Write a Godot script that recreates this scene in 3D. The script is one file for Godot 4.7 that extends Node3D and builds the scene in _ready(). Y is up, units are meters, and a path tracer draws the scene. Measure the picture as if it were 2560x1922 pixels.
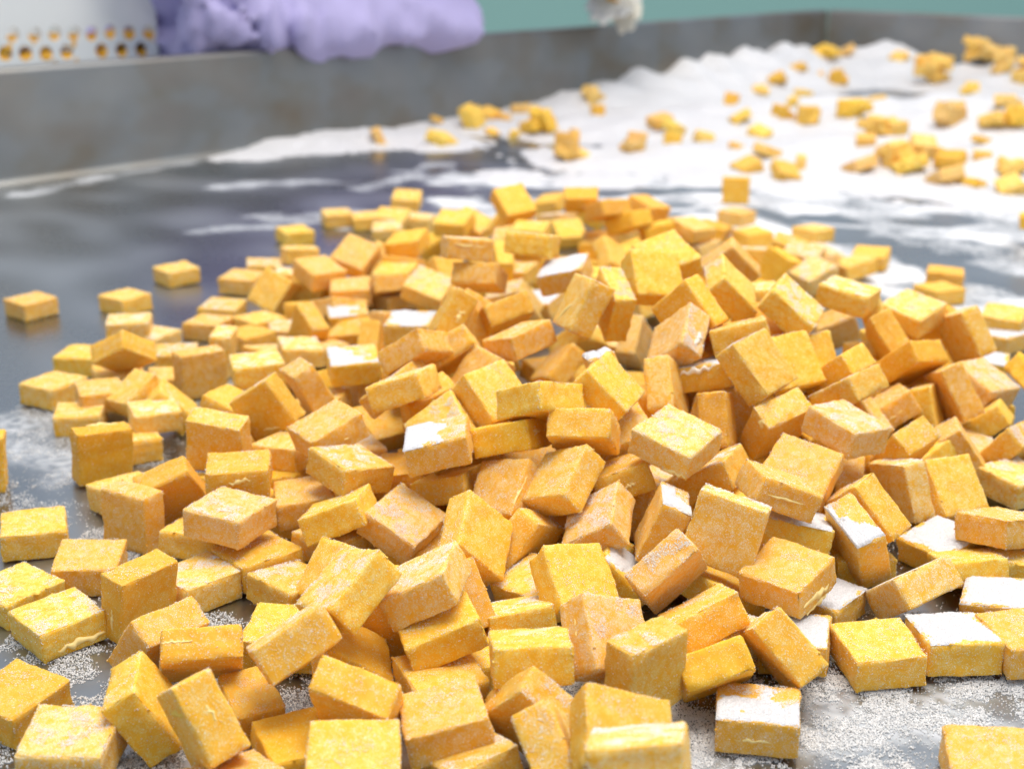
extends Node3D
# A heap of square orange candies on a sugared stainless steel tray. Units are metres.

const SQUARE := Vector3(0.02, 0.0092, 0.02)            # one candy as it is cut
const CORNER := Vector3(0.495, 0.0, -2.176)            # the inner corner of the tray
const ALONG := Vector3(0.66013, 0.0, -0.75115)         # along the left side wall, away from the camera
const ACROSS := Vector3(0.75115, 0.0, 0.66013)         # along the back wall, to the right
const WALL := 0.095
const TRAY := Vector2(1.5, 2.5)

var rng := RandomNumberGenerator.new()
var noise := FastNoiseLite.new()
var taken := {}
var candy_meshes: Array[ArrayMesh] = []
var plain_meshes: Array[ArrayMesh] = []
var candy_mats := []
var sugar_mat: StandardMaterial3D
var flap_mats := {}
var steel_mat: StandardMaterial3D
var last: MeshInstance3D
var heap_discs: Array[Vector4] = []
var candy_count := 0
var dust_meshes := {}
var crystal_mat: StandardMaterial3D
var heap_ridges := []


func _ready() -> void:
	rng.seed = 11
	noise.seed = 5
	noise.frequency = 1.0
	noise.fractal_type = FastNoiseLite.FRACTAL_NONE
	set_view()
	heap_discs = [Vector4(-0.123, -1.499, 0.100, 0.0080), Vector4(-0.057, -1.509, 0.110, 0.0100), Vector4(0.097, -1.486, 0.160, 0.0120), Vector4(0.190, -1.530, 0.200, 0.0160), Vector4(0.286, -1.563, 0.200, 0.0220), Vector4(0.380, -1.573, 0.200, 0.0260), Vector4(0.463, -1.542, 0.200, 0.0300), Vector4(0.528, -1.466, 0.200, 0.0350), Vector4(0.084, -1.274, 0.120, 0.0080), Vector4(0.161, -1.287, 0.150, 0.0100), Vector4(0.240, -1.301, 0.150, 0.0120), Vector4(0.344, -1.332, 0.150, 0.0160), Vector4(0.388, -1.280, 0.150, 0.0200), Vector4(0.451, -1.241, 0.150, 0.0220), Vector4(0.253, -1.170, 0.120, 0.0050), Vector4(0.345, -1.128, 0.120, 0.0050), Vector4(0.393, -1.070, 0.120, 0.0050), Vector4(0.183, -1.172, 0.100, 0.0050), Vector4(0.076, -1.152, 0.070, 0.0050), Vector4(-0.230, -1.338, 0.070, 0.0120), Vector4(-0.194, -1.369, 0.090, 0.0140), Vector4(-0.157, -1.398, 0.100, 0.0140), Vector4(-0.115, -1.391, 0.080, 0.0100), Vector4(-0.253, -1.291, 0.050, 0.0070), Vector4(0.001, -1.180, 0.060, 0.0040), Vector4(-0.272, -1.270, 0.030, 0.0030), Vector4(-0.072, -1.369, 0.080, 0.0060)]
	heap_ridges = [[Vector4(-0.022, -1.587, 0.090, 0.0088), Vector4(0.011, -1.625, 0.100, 0.0122), Vector4(0.040, -1.658, 0.120, 0.0170), Vector4(0.071, -1.693, 0.130, 0.0219), Vector4(0.102, -1.729, 0.140, 0.0265), Vector4(0.141, -1.773, 0.150, 0.0297), Vector4(0.182, -1.820, 0.160, 0.0367), Vector4(0.231, -1.875, 0.170, 0.0423), Vector4(0.283, -1.934, 0.180, 0.0461), Vector4(0.331, -1.989, 0.190, 0.0495), Vector4(0.389, -2.056, 0.200, 0.0503), Vector4(0.445, -2.119, 0.200, 0.0397)], [Vector4(0.490, -2.181, 0.180, 0.0276), Vector4(0.526, -2.149, 0.160, 0.0372), Vector4(0.561, -2.118, 0.200, 0.0466), Vector4(0.596, -2.087, 0.200, 0.0375), Vector4(0.625, -2.061, 0.200, 0.0335), Vector4(0.663, -2.028, 0.200, 0.0274), Vector4(0.699, -1.996, 0.220, 0.0299), Vector4(0.735, -1.965, 0.250, 0.0324)]]
	make_materials()
	make_meshes()
	make_tray()
	make_heap()
	make_grains()
	make_candies()
	make_lumps()
	make_background()


func set_view() -> void:
	var cam := Camera3D.new()
	cam.name = "camera"
	var lens := CameraAttributesPhysical.new()
	lens.frustum_focal_length = 41.80
	lens.frustum_near = 0.02
	lens.frustum_far = 30.0
	lens.frustum_focus_distance = 0.385
	lens.exposure_aperture = 13.0
	cam.attributes = lens
	cam.near = 0.02
	cam.far = 30.0
	cam.fov = 32.04
	cam.position = Vector3(0, 0.19730, 0)
	cam.rotation = Vector3(deg_to_rad(-18.358), 0, deg_to_rad(0.162))
	add_child(cam)
	cam.current = true
	var env := Environment.new()
	env.background_mode = Environment.BG_COLOR
	env.background_color = Color(0.45, 0.515, 0.61).linear_to_srgb()
	env.tonemap_mode = Environment.TONE_MAPPER_LINEAR
	env.tonemap_exposure = 1.2
	env.sdfgi_enabled = true
	env.ssao_enabled = true
	env.ssil_enabled = true
	var we := WorldEnvironment.new()
	we.name = "unseen_room_light"  # unseen room as one even background colour; lights everything, mirrored in the steel
	we.environment = env
	add_child(we)
	unseen_ceiling_light(Vector3(0.35, 1.9, -0.45), 3.4, "near unseen ceiling panel, out of view, placed to light the candy heap")
	unseen_ceiling_light(Vector3(0.15, 1.9, -1.45), 1.3, "far unseen ceiling panel, out of view, placed to light the sugared tray end")


func unseen_ceiling_light(at: Vector3, power: float, label: String) -> void:  # soft overhead panel out of view, set where it lights the tray as wanted
	var o := Node3D.new()
	o.position = at
	thing(o, "unseen_ceiling_light", label, "lamp", "unseen ceiling light panels")
	var housing := BoxMesh.new()
	housing.size = Vector3(1.44, 0.06, 0.84)
	part("housing", housing, plain(Color(0.8, 0.8, 0.8), 0.5), o).position = Vector3(0, 0.05, 0)
	var glow := BoxMesh.new()
	glow.size = Vector3(1.4, 0.012, 0.8)
	var m := plain(Color(0.9, 0.9, 0.9), 0.6)
	m.emission_enabled = true
	m.emission = Color(1.0, 0.97, 0.93)
	m.emission_energy_multiplier = 0.8
	part("diffuser", glow, m, o).position = Vector3(0, 0.012, 0)
	var a := AreaLight3D.new()
	a.name = "panel_light"
	a.area_size = Vector2(1.4, 0.8)
	a.area_normalize_energy = true
	a.light_energy = power
	a.light_color = Color(1.0, 0.965, 0.92)
	a.area_range = 8.0
	a.shadow_enabled = true
	a.rotation_degrees = Vector3(-90, 0, 0)
	o.add_child(a)


# ---------------------------------------------------------------- naming
func numbered(called: String) -> String:
	if not taken.has(called):
		taken[called] = 0
		return called
	taken[called] += 1
	return "%s_%03d" % [called, taken[called]]


func thing(o: Node3D, called: String, label: String, category: String, group := "", kind := "") -> Node3D:
	o.name = numbered(called)
	if label:
		o.set_meta("label", label)
	if category:
		o.set_meta("category", category)
	if group:
		o.set_meta("group", group)
	if kind:
		o.set_meta("kind", kind)
	add_child(o, true)
	return o


func part(called: String, mesh: Mesh, mat: Material, parent: Node) -> MeshInstance3D:
	var o := MeshInstance3D.new()
	o.name = called
	o.mesh = mesh
	o.material_override = mat
	parent.add_child(o, true)
	return o


func plain(c: Color, rough := 0.6, metal := 0.0) -> StandardMaterial3D:
	var m := StandardMaterial3D.new()
	m.albedo_color = c.linear_to_srgb()
	m.roughness = rough
	m.metallic = metal
	return m


# ---------------------------------------------------------------- materials
func candy_textures(level: int) -> Array:
	# one tile of 20 mm: orange paste with fine grain, and sugar crystals lying on it
	var n := 512
	var fine := FastNoiseLite.new()
	fine.seed = 31 + level
	fine.frequency = 0.006
	fine.fractal_octaves = 4
	var film := FastNoiseLite.new()
	film.seed = 71 + level
	film.frequency = 0.011
	film.fractal_octaves = 3
	var a := fine.get_seamless_image(n, n)
	var b := film.get_seamless_image(n, n)
	var col := Image.create(n, n, false, Image.FORMAT_RGB8)
	var hgt := Image.create(n, n, false, Image.FORMAT_RGB8)
	var deep := Color(0.965, 0.695, 0.13)
	var pale := Color(0.97, 0.765, 0.30)
	var white := Color(0.96, 0.93, 0.90)
	var film_from: float = [0.62, 0.50, 0.36][level]
	var film_most: float = [0.14, 0.22, 0.32][level]
	for y in n:
		for x in n:
			var f: float = a.get_pixel(x, y).r
			var s: float = b.get_pixel(x, y).r
			var c := deep.lerp(pale, 0.25 + 0.5 * smoothstep(0.2, 0.85, f))
			var g: float = rng.randf()
			var k: float = smoothstep(film_from - 0.25, film_from + 0.45, s + (g - 0.5) * 0.7) * film_most
			c = c.lerp(white, k)
			col.set_pixel(x, y, c)
			var h: float = 0.25 + 0.25 * g + 0.15 * f
			hgt.set_pixel(x, y, Color(h, h, h))
	var crystals: int = [2400, 4200, 6500][level]
	for i in crystals:
		var px := rng.randi_range(0, n - 1)
		var py := rng.randi_range(0, n - 1)
		if rng.randf() > 0.25 + 1.3 * b.get_pixel(px, py).r - 0.25:
			continue
		var r := rng.randi_range(1, 4)
		var bright := white.lerp(Color(1, 0.86, 0.58), rng.randf() * 0.7)
		var share := rng.randf_range(0.35, 0.95)
		for dy in range(-r, r + 1):
			for dx in range(-r, r + 1):
				if absi(dx) + absi(dy) > r + rng.randi_range(0, 1):
					continue
				var qx := posmod(px + dx, n)
				var qy := posmod(py + dy, n)
				col.set_pixel(qx, qy, col.get_pixel(qx, qy).lerp(bright, share))
				var h := clampf(0.85 - 0.08 * (absi(dx) + absi(dy)) + 0.15 * rng.randf(), 0, 1)
				hgt.set_pixel(qx, qy, Color(h, h, h))
	return [ImageTexture.create_from_image(col), ImageTexture.create_from_image(hgt)]


func make_materials() -> void:
	for level in 3:
		var t := candy_textures(level)
		var set_of := []
		for v in 5:
			var m := StandardMaterial3D.new()
			m.albedo_texture = t[0]
			var w := [0.97, 1.0, 0.93, 0.985, 0.955][v] as float
			m.albedo_color = Color(w, w * [1.0, 0.985, 0.96, 1.0, 0.975][v], w * [1.0, 0.9, 0.75, 0.8, 1.0][v])
			m.roughness = 0.62
			m.metallic_specular = 0.4
			m.uv1_triplanar = true
			m.uv1_scale = Vector3(50, 50, 50) * (0.92 + 0.05 * v)
			m.uv1_offset = Vector3(0.31 * v, 0.17 * v + 0.2, 0.53 * v)
			m.uv1_triplanar_sharpness = 8.0
			m.heightmap_enabled = true
			m.heightmap_texture = t[1]
			m.heightmap_scale = 0.018
			m.subsurf_scatter_enabled = true
			m.subsurf_scatter_strength = 0.12
			set_of.append(m)
		candy_mats.append(set_of)
	# sugar: white crystals
	var n := 256
	var hi := Image.create(n, n, false, Image.FORMAT_RGB8)
	var ci := Image.create(n, n, false, Image.FORMAT_RGB8)
	for y in n:
		for x in n:
			ci.set_pixel(x, y, Color(0.865, 0.87, 0.885))
			hi.set_pixel(x, y, Color(0.2, 0.2, 0.2))
	for i in 2600:
		var px := rng.randi_range(0, n - 1)
		var py := rng.randi_range(0, n - 1)
		var tone := rng.randf_range(0.78, 0.92)
		var top := rng.randf_range(0.4, 1.0)
		for dy in range(-3, 4):
			for dx in range(-3, 4):
				if absi(dx) + absi(dy) < 4:
					ci.set_pixel(posmod(px + dx, n), posmod(py + dy, n), Color(tone, tone, minf(tone * 1.012, 1.0)))
					hi.set_pixel(posmod(px + dx, n), posmod(py + dy, n), Color(top, top, top))
	sugar_mat = StandardMaterial3D.new()
	sugar_mat.albedo_texture = ImageTexture.create_from_image(ci)
	sugar_mat.roughness = 0.45
	sugar_mat.metallic_specular = 0.5
	sugar_mat.uv1_triplanar = true
	sugar_mat.uv1_world_triplanar = true
	sugar_mat.uv1_scale = Vector3(70, 70, 70)
	sugar_mat.heightmap_enabled = true
	sugar_mat.heightmap_texture = ImageTexture.create_from_image(hi)
	sugar_mat.heightmap_scale = 0.03
	crystal_mat = plain(Color(0.90, 0.90, 0.90), 0.35)
	crystal_mat.backlight_enabled = true
	crystal_mat.backlight = Color(0.7, 0.7, 0.7)
	flap_mats = {"pale": plain(Color(0.93, 0.74, 0.30), 0.6), "yellow": plain(Color(0.87, 0.58, 0.09), 0.55), "white": plain(Color(0.86, 0.80, 0.68), 0.7)}
	var sn := NoiseTexture2D.new()
	sn.width = 512
	sn.height = 512
	sn.seamless = true
	var f := FastNoiseLite.new()
	f.seed = 9
	f.frequency = 0.012
	f.fractal_octaves = 5
	sn.noise = f
	var ramp := Gradient.new()
	ramp.set_color(0, Color(0.40, 0.40, 0.40))
	ramp.set_color(1, Color(0.60, 0.60, 0.60))
	sn.color_ramp = ramp
	var blotch := NoiseTexture2D.new()
	blotch.width = 512
	blotch.height = 512
	blotch.seamless = true
	var f2 := FastNoiseLite.new()
	f2.seed = 29
	f2.frequency = 0.006
	f2.fractal_octaves = 4
	blotch.noise = f2
	var ramp2 := Gradient.new()
	ramp2.offsets = PackedFloat32Array([0.0, 0.30, 0.42, 0.62, 1.0])
	ramp2.colors = PackedColorArray([Color(0.50, 0.41, 0.32), Color(0.52, 0.49, 0.44), Color(0.545, 0.55, 0.54), Color(0.57, 0.575, 0.575), Color(0.63, 0.635, 0.63)])
	blotch.color_ramp = ramp2
	steel_mat = StandardMaterial3D.new()
	steel_mat.albedo_texture = blotch
	steel_mat.metallic = 1.0
	steel_mat.roughness = 1.0
	steel_mat.roughness_texture = sn
	steel_mat.uv1_triplanar = true
	steel_mat.uv1_world_triplanar = true
	steel_mat.uv1_scale = Vector3(2.3, 2.3, 2.3)


# ---------------------------------------------------------------- candy shapes
func steps(half: float, r: float, inner: int) -> PackedFloat32Array:
	var v := PackedFloat32Array([-half, -half + r * 0.3, -half + r * 0.65])
	for i in inner + 1:
		v.append(lerpf(-half + r, half - r, float(i) / inner))
	v.append_array(PackedFloat32Array([half - r * 0.65, half - r * 0.3, half]))
	return v


func make_block(seed_of: int, inner: int, grain: bool) -> ArrayMesh:
	var r := RandomNumberGenerator.new()
	r.seed = seed_of
	var half := SQUARE / 2.0
	var rad := 0.0006
	var off := Vector3(r.randf(), r.randf(), r.randf()) * 40.0
	var lean := Vector2(r.randf_range(-0.05, 0.05), r.randf_range(-0.05, 0.05))
	var taper := r.randf_range(-0.03, 0.03)
	var skew := r.randf_range(-0.035, 0.035)
	var layer := r.randf_range(0.00008, 0.00035)
	var cut_y := r.randf_range(-0.0025, 0.0025)
	var cut: float = r.randf_range(0.0003, 0.0008) if seed_of % 3 == 0 else 0.0
	var xs := steps(half.x, rad, inner)
	var ys := steps(half.y, rad, maxi(2, inner / 2))
	var shape := func(p: Vector3) -> Vector3:
		var inside := Vector3(clampf(p.x, -half.x + rad, half.x - rad), clampf(p.y, -half.y + rad, half.y - rad), clampf(p.z, -half.z + rad, half.z - rad))
		var d := (p - inside).normalized()
		var q := inside + d * rad
		var bulge := noise.get_noise_3dv(q * 110.0 + off) * 0.00032 + noise.get_noise_3dv(q * 420.0 + off) * 0.00012 + noise.get_noise_3dv(q * 1500.0 + off) * 0.00006
		var side := 1.0 - absf(d.y)
		bulge += side * layer * noise.get_noise_3d(q.y * 900.0 + off.x, q.x * 45.0, q.z * 45.0 + off.y)
		bulge -= side * cut * exp(-pow((q.y - cut_y - 0.0004 * sin(q.x * 300.0 + off.x)) / 0.00028, 2.0)) * smoothstep(-0.2, 0.35, noise.get_noise_3d(q.x * 90.0 + off.z, 3.0, q.z * 90.0))
		var edge := absf(d.x) * absf(d.y) + absf(d.z) * absf(d.y) + absf(d.x) * absf(d.z)
		bulge += minf(edge, 0.5) * (noise.get_noise_3dv(q * 600.0 + off * 2.0) * 0.0006 - 0.0002)
		q += d * bulge
		q.x += q.y * lean.x
		q.z += q.y * lean.y
		q.x *= 1.0 + taper * q.z / half.z
		q.z += skew * q.x
		return q
	var st := SurfaceTool.new()
	st.begin(Mesh.PRIMITIVE_TRIANGLES)
	st.set_smooth_group(0)
	for axis in 3:
		for sgn in [-1.0, 1.0]:
			var us := xs if axis != 1 else xs
			var vs := ys if axis != 1 else xs
			for i in us.size() - 1:
				for j in vs.size() - 1:
					var c := []
					for k in [[0, 0], [1, 0], [1, 1], [0, 1]]:
						var u := us[i + k[0]]
						var v := vs[j + k[1]]
						var p: Vector3 = [Vector3(sgn * half.x, v, u), Vector3(u, sgn * half.y, v), Vector3(u, v, sgn * half.z)][axis]
						c.append(shape.call(p))
					var nrm: Vector3 = (c[1] - c[0]).cross(c[2] - c[0])
					var out_to := Vector3.ZERO
					out_to[axis] = sgn
					var order := [0, 1, 2, 0, 2, 3] if nrm.dot(out_to) < 0 else [0, 2, 1, 0, 3, 2]
					for k in order:
						st.add_vertex(c[k])
	# crumbs of the paste clinging to the edges
	if grain:
		for i in 9:
			var e := Vector3(r.randf_range(-1, 1), r.randf_range(-1, 1), r.randf_range(-1, 1))
			var fix := r.randi_range(0, 2)
			for a in 3:
				if a != fix:
					e[a] = signf(e[a])
			crumb(st, shape.call(e * half * 0.995), r.randf_range(0.00018, 0.0006), r)
	st.index()
	st.generate_normals()
	var m := st.commit()
	if grain:
		var gs := SurfaceTool.new()
		gs.begin(Mesh.PRIMITIVE_TRIANGLES)
		gs.set_smooth_group(-1)
		for i in 420:
			var e := Vector3(r.randf_range(-1, 1), r.randf_range(-1, 1), r.randf_range(-1, 1))
			var fix := r.randi_range(0, 2)
			e[fix] = signf(e[fix])
			if r.randf() < 0.3:
				e[(fix + 1) % 3] = signf(e[(fix + 1) % 3]) * r.randf_range(0.93, 1.0)
			crumb(gs, shape.call(e * half), r.randf_range(0.00008, 0.0002), r)
		gs.generate_normals()
		gs.commit(m)
		m.surface_set_material(1, crystal_mat)
	return m


func crumb(st: SurfaceTool, at: Vector3, size: float, r: RandomNumberGenerator) -> void:
	var b := Basis.from_euler(Vector3(r.randf() * TAU, r.randf() * TAU, r.randf() * TAU))
	var p := [b * Vector3(1, 0, 0) * size, b * Vector3(-1, 0.2, 0.1) * size, b * Vector3(0, 1.1, 0) * size, b * Vector3(0.1, -1, 0.2) * size, b * Vector3(0, 0.1, 0.9) * size, b * Vector3(0.1, 0, -1) * size]
	for t in [[0, 2, 4], [2, 1, 4], [1, 3, 4], [3, 0, 4], [2, 0, 5], [1, 2, 5], [3, 1, 5], [0, 3, 5]]:
		var a: Vector3 = p[t[0]]
		var c: Vector3 = p[t[1]]
		var d: Vector3 = p[t[2]]
		if (c - a).cross(d - a).dot(a + c + d) > 0:
			var e := c
			c = d
			d = e
		for v in [a, c, d]:
			st.add_vertex(at + v)


func make_meshes() -> void:
	for i in 14:
		candy_meshes.append(make_block(101 + i, 11, true))
		candy_meshes[i].surface_set_material(0, candy_mats[1][i % 5])
	for i in 4:
		plain_meshes.append(make_block(301 + i, 4, false))


func make_cap(face: int, full: bool, size: Vector3, seed_of: int) -> ArrayMesh:
	# sugar lying on one face: a thin uneven sheet that dips into the candy where no sugar is
	var n := 34
	var half := SQUARE / 2.0
	var up: Vector3 = [Vector3.UP, Vector3.RIGHT, Vector3.LEFT, Vector3.BACK, Vector3.FORWARD, Vector3.DOWN][face]
	var s: Vector3 = [Vector3.RIGHT, Vector3.UP, Vector3.UP, Vector3.RIGHT, Vector3.RIGHT, Vector3.RIGHT][face]
	var t := up.cross(s)
	var hu: float = absf(up.dot(half))
	var hs: float = absf(s.dot(half)) * 0.985
	var ht: float = absf(t.dot(half)) * 0.985
	var off := float(seed_of) * 3.7
	var grid := []
	for i in n + 1:
		var row := []
		for j in n + 1:
			var a := -1.0 + 2.0 * i / n
			var b := -1.0 + 2.0 * j / n
			var broad := noise.get_noise_3d(a * 1.1 + off, b * 1.1, off)
			var fine := noise.get_noise_3d(a * 6.0 + off, b * 6.0, 2.0) * 0.5 + noise.get_noise_3d(a * 17.0, b * 17.0 + off, 4.0) * 0.4
			var rim := maxf(absf(a), absf(b))
			var h: float
			if full:
				h = minf(0.0010 * (1.0 - 1.15 * pow(rim, 4.0) + 0.6 * broad + 0.5 * fine), 0.0008 + 0.00015 * fine) - 0.0001
			else:
				h = 0.0010 * (smoothstep(-0.35, 0.25, a * sin(off) + b * cos(off) * 0.6 + 0.5 * broad + 0.25 * fine) * 1.3 - 0.5 + 0.25 * fine - 0.2 * pow(rim, 8.0))
				h = minf(h, 0.0005 + 0.00012 * fine)
			h = maxf(h, -0.0009)
			if rim > 0.999:
				h = minf(h, -0.0003)
			row.append(s * a * hs + t * b * ht + up * (hu + h))
		grid.append(row)
	var st := SurfaceTool.new()
	st.begin(Mesh.PRIMITIVE_TRIANGLES)
	st.set_smooth_group(0)
	for i in n:
		for j in n:
			var q := [grid[i][j], grid[i + 1][j], grid[i + 1][j + 1], grid[i][j + 1]]
			var low := 0
			for p in q:
				if p.dot(up) < hu - 0.00075:
					low += 1
			if low == 4:
				continue
			for k in [0, 2, 1, 0, 3, 2]:
				st.add_vertex(q[k])
	st.index()
	st.generate_normals()
	return st.commit()


func dust_mesh(long_side: bool, level: int, seed_of: int) -> ArrayMesh:
	# loose crystals lying on a face 20 mm by 20 mm, or 20 mm by the thickness
	var r := RandomNumberGenerator.new()
	r.seed = seed_of
	var st := SurfaceTool.new()
	st.begin(Mesh.PRIMITIVE_TRIANGLES)
	st.set_smooth_group(-1)
	var off := Vector2(r.randf(), r.randf()) * 50.0
	var b: float = SQUARE.y if long_side else SQUARE.x
	var tries := int((1500 if level == 1 else 6000) * b / SQUARE.x)
	for i in tries:
		var u := r.randf_range(-0.49, 0.49) * SQUARE.x
		var v := r.randf_range(-0.49, 0.49) * b
		var d := noise.get_noise_2d(u * 160.0 + off.x, v * 160.0 + off.y) + 0.5 * noise.get_noise_2d(u * 600.0 + off.y, v * 600.0)
		if r.randf() > smoothstep(-0.5, 0.55, d):
			continue
		var s := r.randf_range(0.00007, 0.00019)
		var at := Vector3(u, r.randf_range(-0.00005, 0.00012), v)
		var tip := at + Vector3(r.randf_range(-0.4, 0.4), r.randf_range(0.35, 0.75), r.randf_range(-0.4, 0.4)) * s
		var yaw := r.randf() * TAU
		var ring := []
		for k in 4:
			ring.append(at + Vector3(cos(yaw + k * PI / 2), -0.2, sin(yaw + k * PI / 2)) * s * r.randf_range(0.8, 1.3))
		for k in 4:
			st.add_vertex(tip)
			st.add_vertex(ring[k])
			st.add_vertex(ring[(k + 1) % 4])
	st.generate_normals()
	return st.commit()


func dusting(face: int, level: int, o: Node3D) -> void:
	var long_side := face != 0 and face != 5
	var key := "%s%d%d" % [long_side, level, candy_count % 4]
	if not dust_meshes.has(key):
		dust_meshes[key] = dust_mesh(long_side, level, hash(key))
	var up: Vector3 = [Vector3.UP, Vector3.RIGHT, Vector3.LEFT, Vector3.BACK, Vector3.FORWARD, Vector3.DOWN][face]
	var s: Vector3 = [Vector3.RIGHT, Vector3.BACK, Vector3.BACK, Vector3.RIGHT, Vector3.RIGHT, Vector3.RIGHT][face]
	var p := part("sugar_dust", dust_meshes[key], crystal_mat, o)
	p.transform = Transform3D(Basis(s, up, s.cross(up)), up * absf(up.dot(SQUARE / 2.0)))


func candy(x: float, y: float, z: float, qx: float, qy: float, qz: float, qw: float, lx: float, ly: float, lz: float, sugar: int, face: int, label: String) -> void:
	var o := MeshInstance3D.new()
	o.mesh = candy_meshes[(candy_count * 5 + candy_count / 14) % candy_meshes.size()]
	o.quaternion = Quaternion(qx, qy, qz, qw).normalized()
	o.position = Vector3(x, y, z) / 1000.0
	o.scale = Vector3(lx, ly, lz) / 1000.0 / SQUARE * 1.035
	var level: int = [0, 1, 2, 1, 1][sugar]
	o.set_surface_override_material(0, candy_mats[level][rng.randi_range(0, 4)])
	thing(o, "candy_square", label, "candy", "orange candy squares in the heap")
	if sugar >= 3:
		part("sugar_coating", make_cap(face, sugar == 3, SQUARE, candy_count), sugar_mat, o)
	if sugar > 0:
		dusting(face, 1 if sugar == 1 else 2, o)
	candy_count += 1
	last = o


func flap(called: String, a: Vector3, b: Vector3, n: Vector3, width: float) -> void:
	# a torn lip or strip of paste standing off the last candy's face, from a to b (millimetres in the candy's own axes)
	a /= 1000.0
	b /= 1000.0
	var w := width / 1000.0
	var along := (b - a).normalized()
	var side := n.cross(along).normalized()
	var m := 14
	var rows := []
	for i in m + 1:
		var u := float(i) / m
		var taper := pow(sin(PI * clampf(u * 0.94 + 0.03, 0, 1)), 0.6)
		var c := a.lerp(b, u) + side * noise.get_noise_2d(u * 5.0 + a.x * 900.0, 1.0) * w * 0.5
		var hw := w * 0.5 * taper * (1.0 + 0.5 * noise.get_noise_2d(u * 7.0, a.z * 900.0))
		var lift := w * (0.30 + 0.22 * noise.get_noise_2d(u * 4.0, a.y * 900.0)) * taper
		rows.append([c - side * hw - n * 0.0003, c - side * hw * 0.6 + n * lift * 0.7, c + n * lift, c + side * hw * 0.8 + n * lift * 0.8, c + side * hw - n * 0.0003])
	var st := SurfaceTool.new()
	st.begin(Mesh.PRIMITIVE_TRIANGLES)
	st.set_smooth_group(0)
	for i in m:
		for j in 4:
			var q := [rows[i][j], rows[i + 1][j], rows[i + 1][j + 1], rows[i][j + 1]]
			for k in [0, 1, 2, 0, 2, 3]:
				st.add_vertex(q[k])
	st.index()
	st.generate_normals()
	var tone := "white" if called.begins_with("white") else "yellow" if called.begins_with("yellow") or called.begins_with("broken") else "pale"
	part(called, st.commit(), flap_mats[tone], last)


var below: Array[Transform3D] = []


func buried(x: float, y: float, z: float, qx: float, qy: float, qz: float, qw: float, lx: float, ly: float, lz: float) -> void:
	below.append(Transform3D(Basis(Quaternion(qx, qy, qz, qw).normalized()) * Basis.from_scale(Vector3(lx, ly, lz) / 1000.0 / SQUARE), Vector3(x, y, z) / 1000.0))


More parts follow.
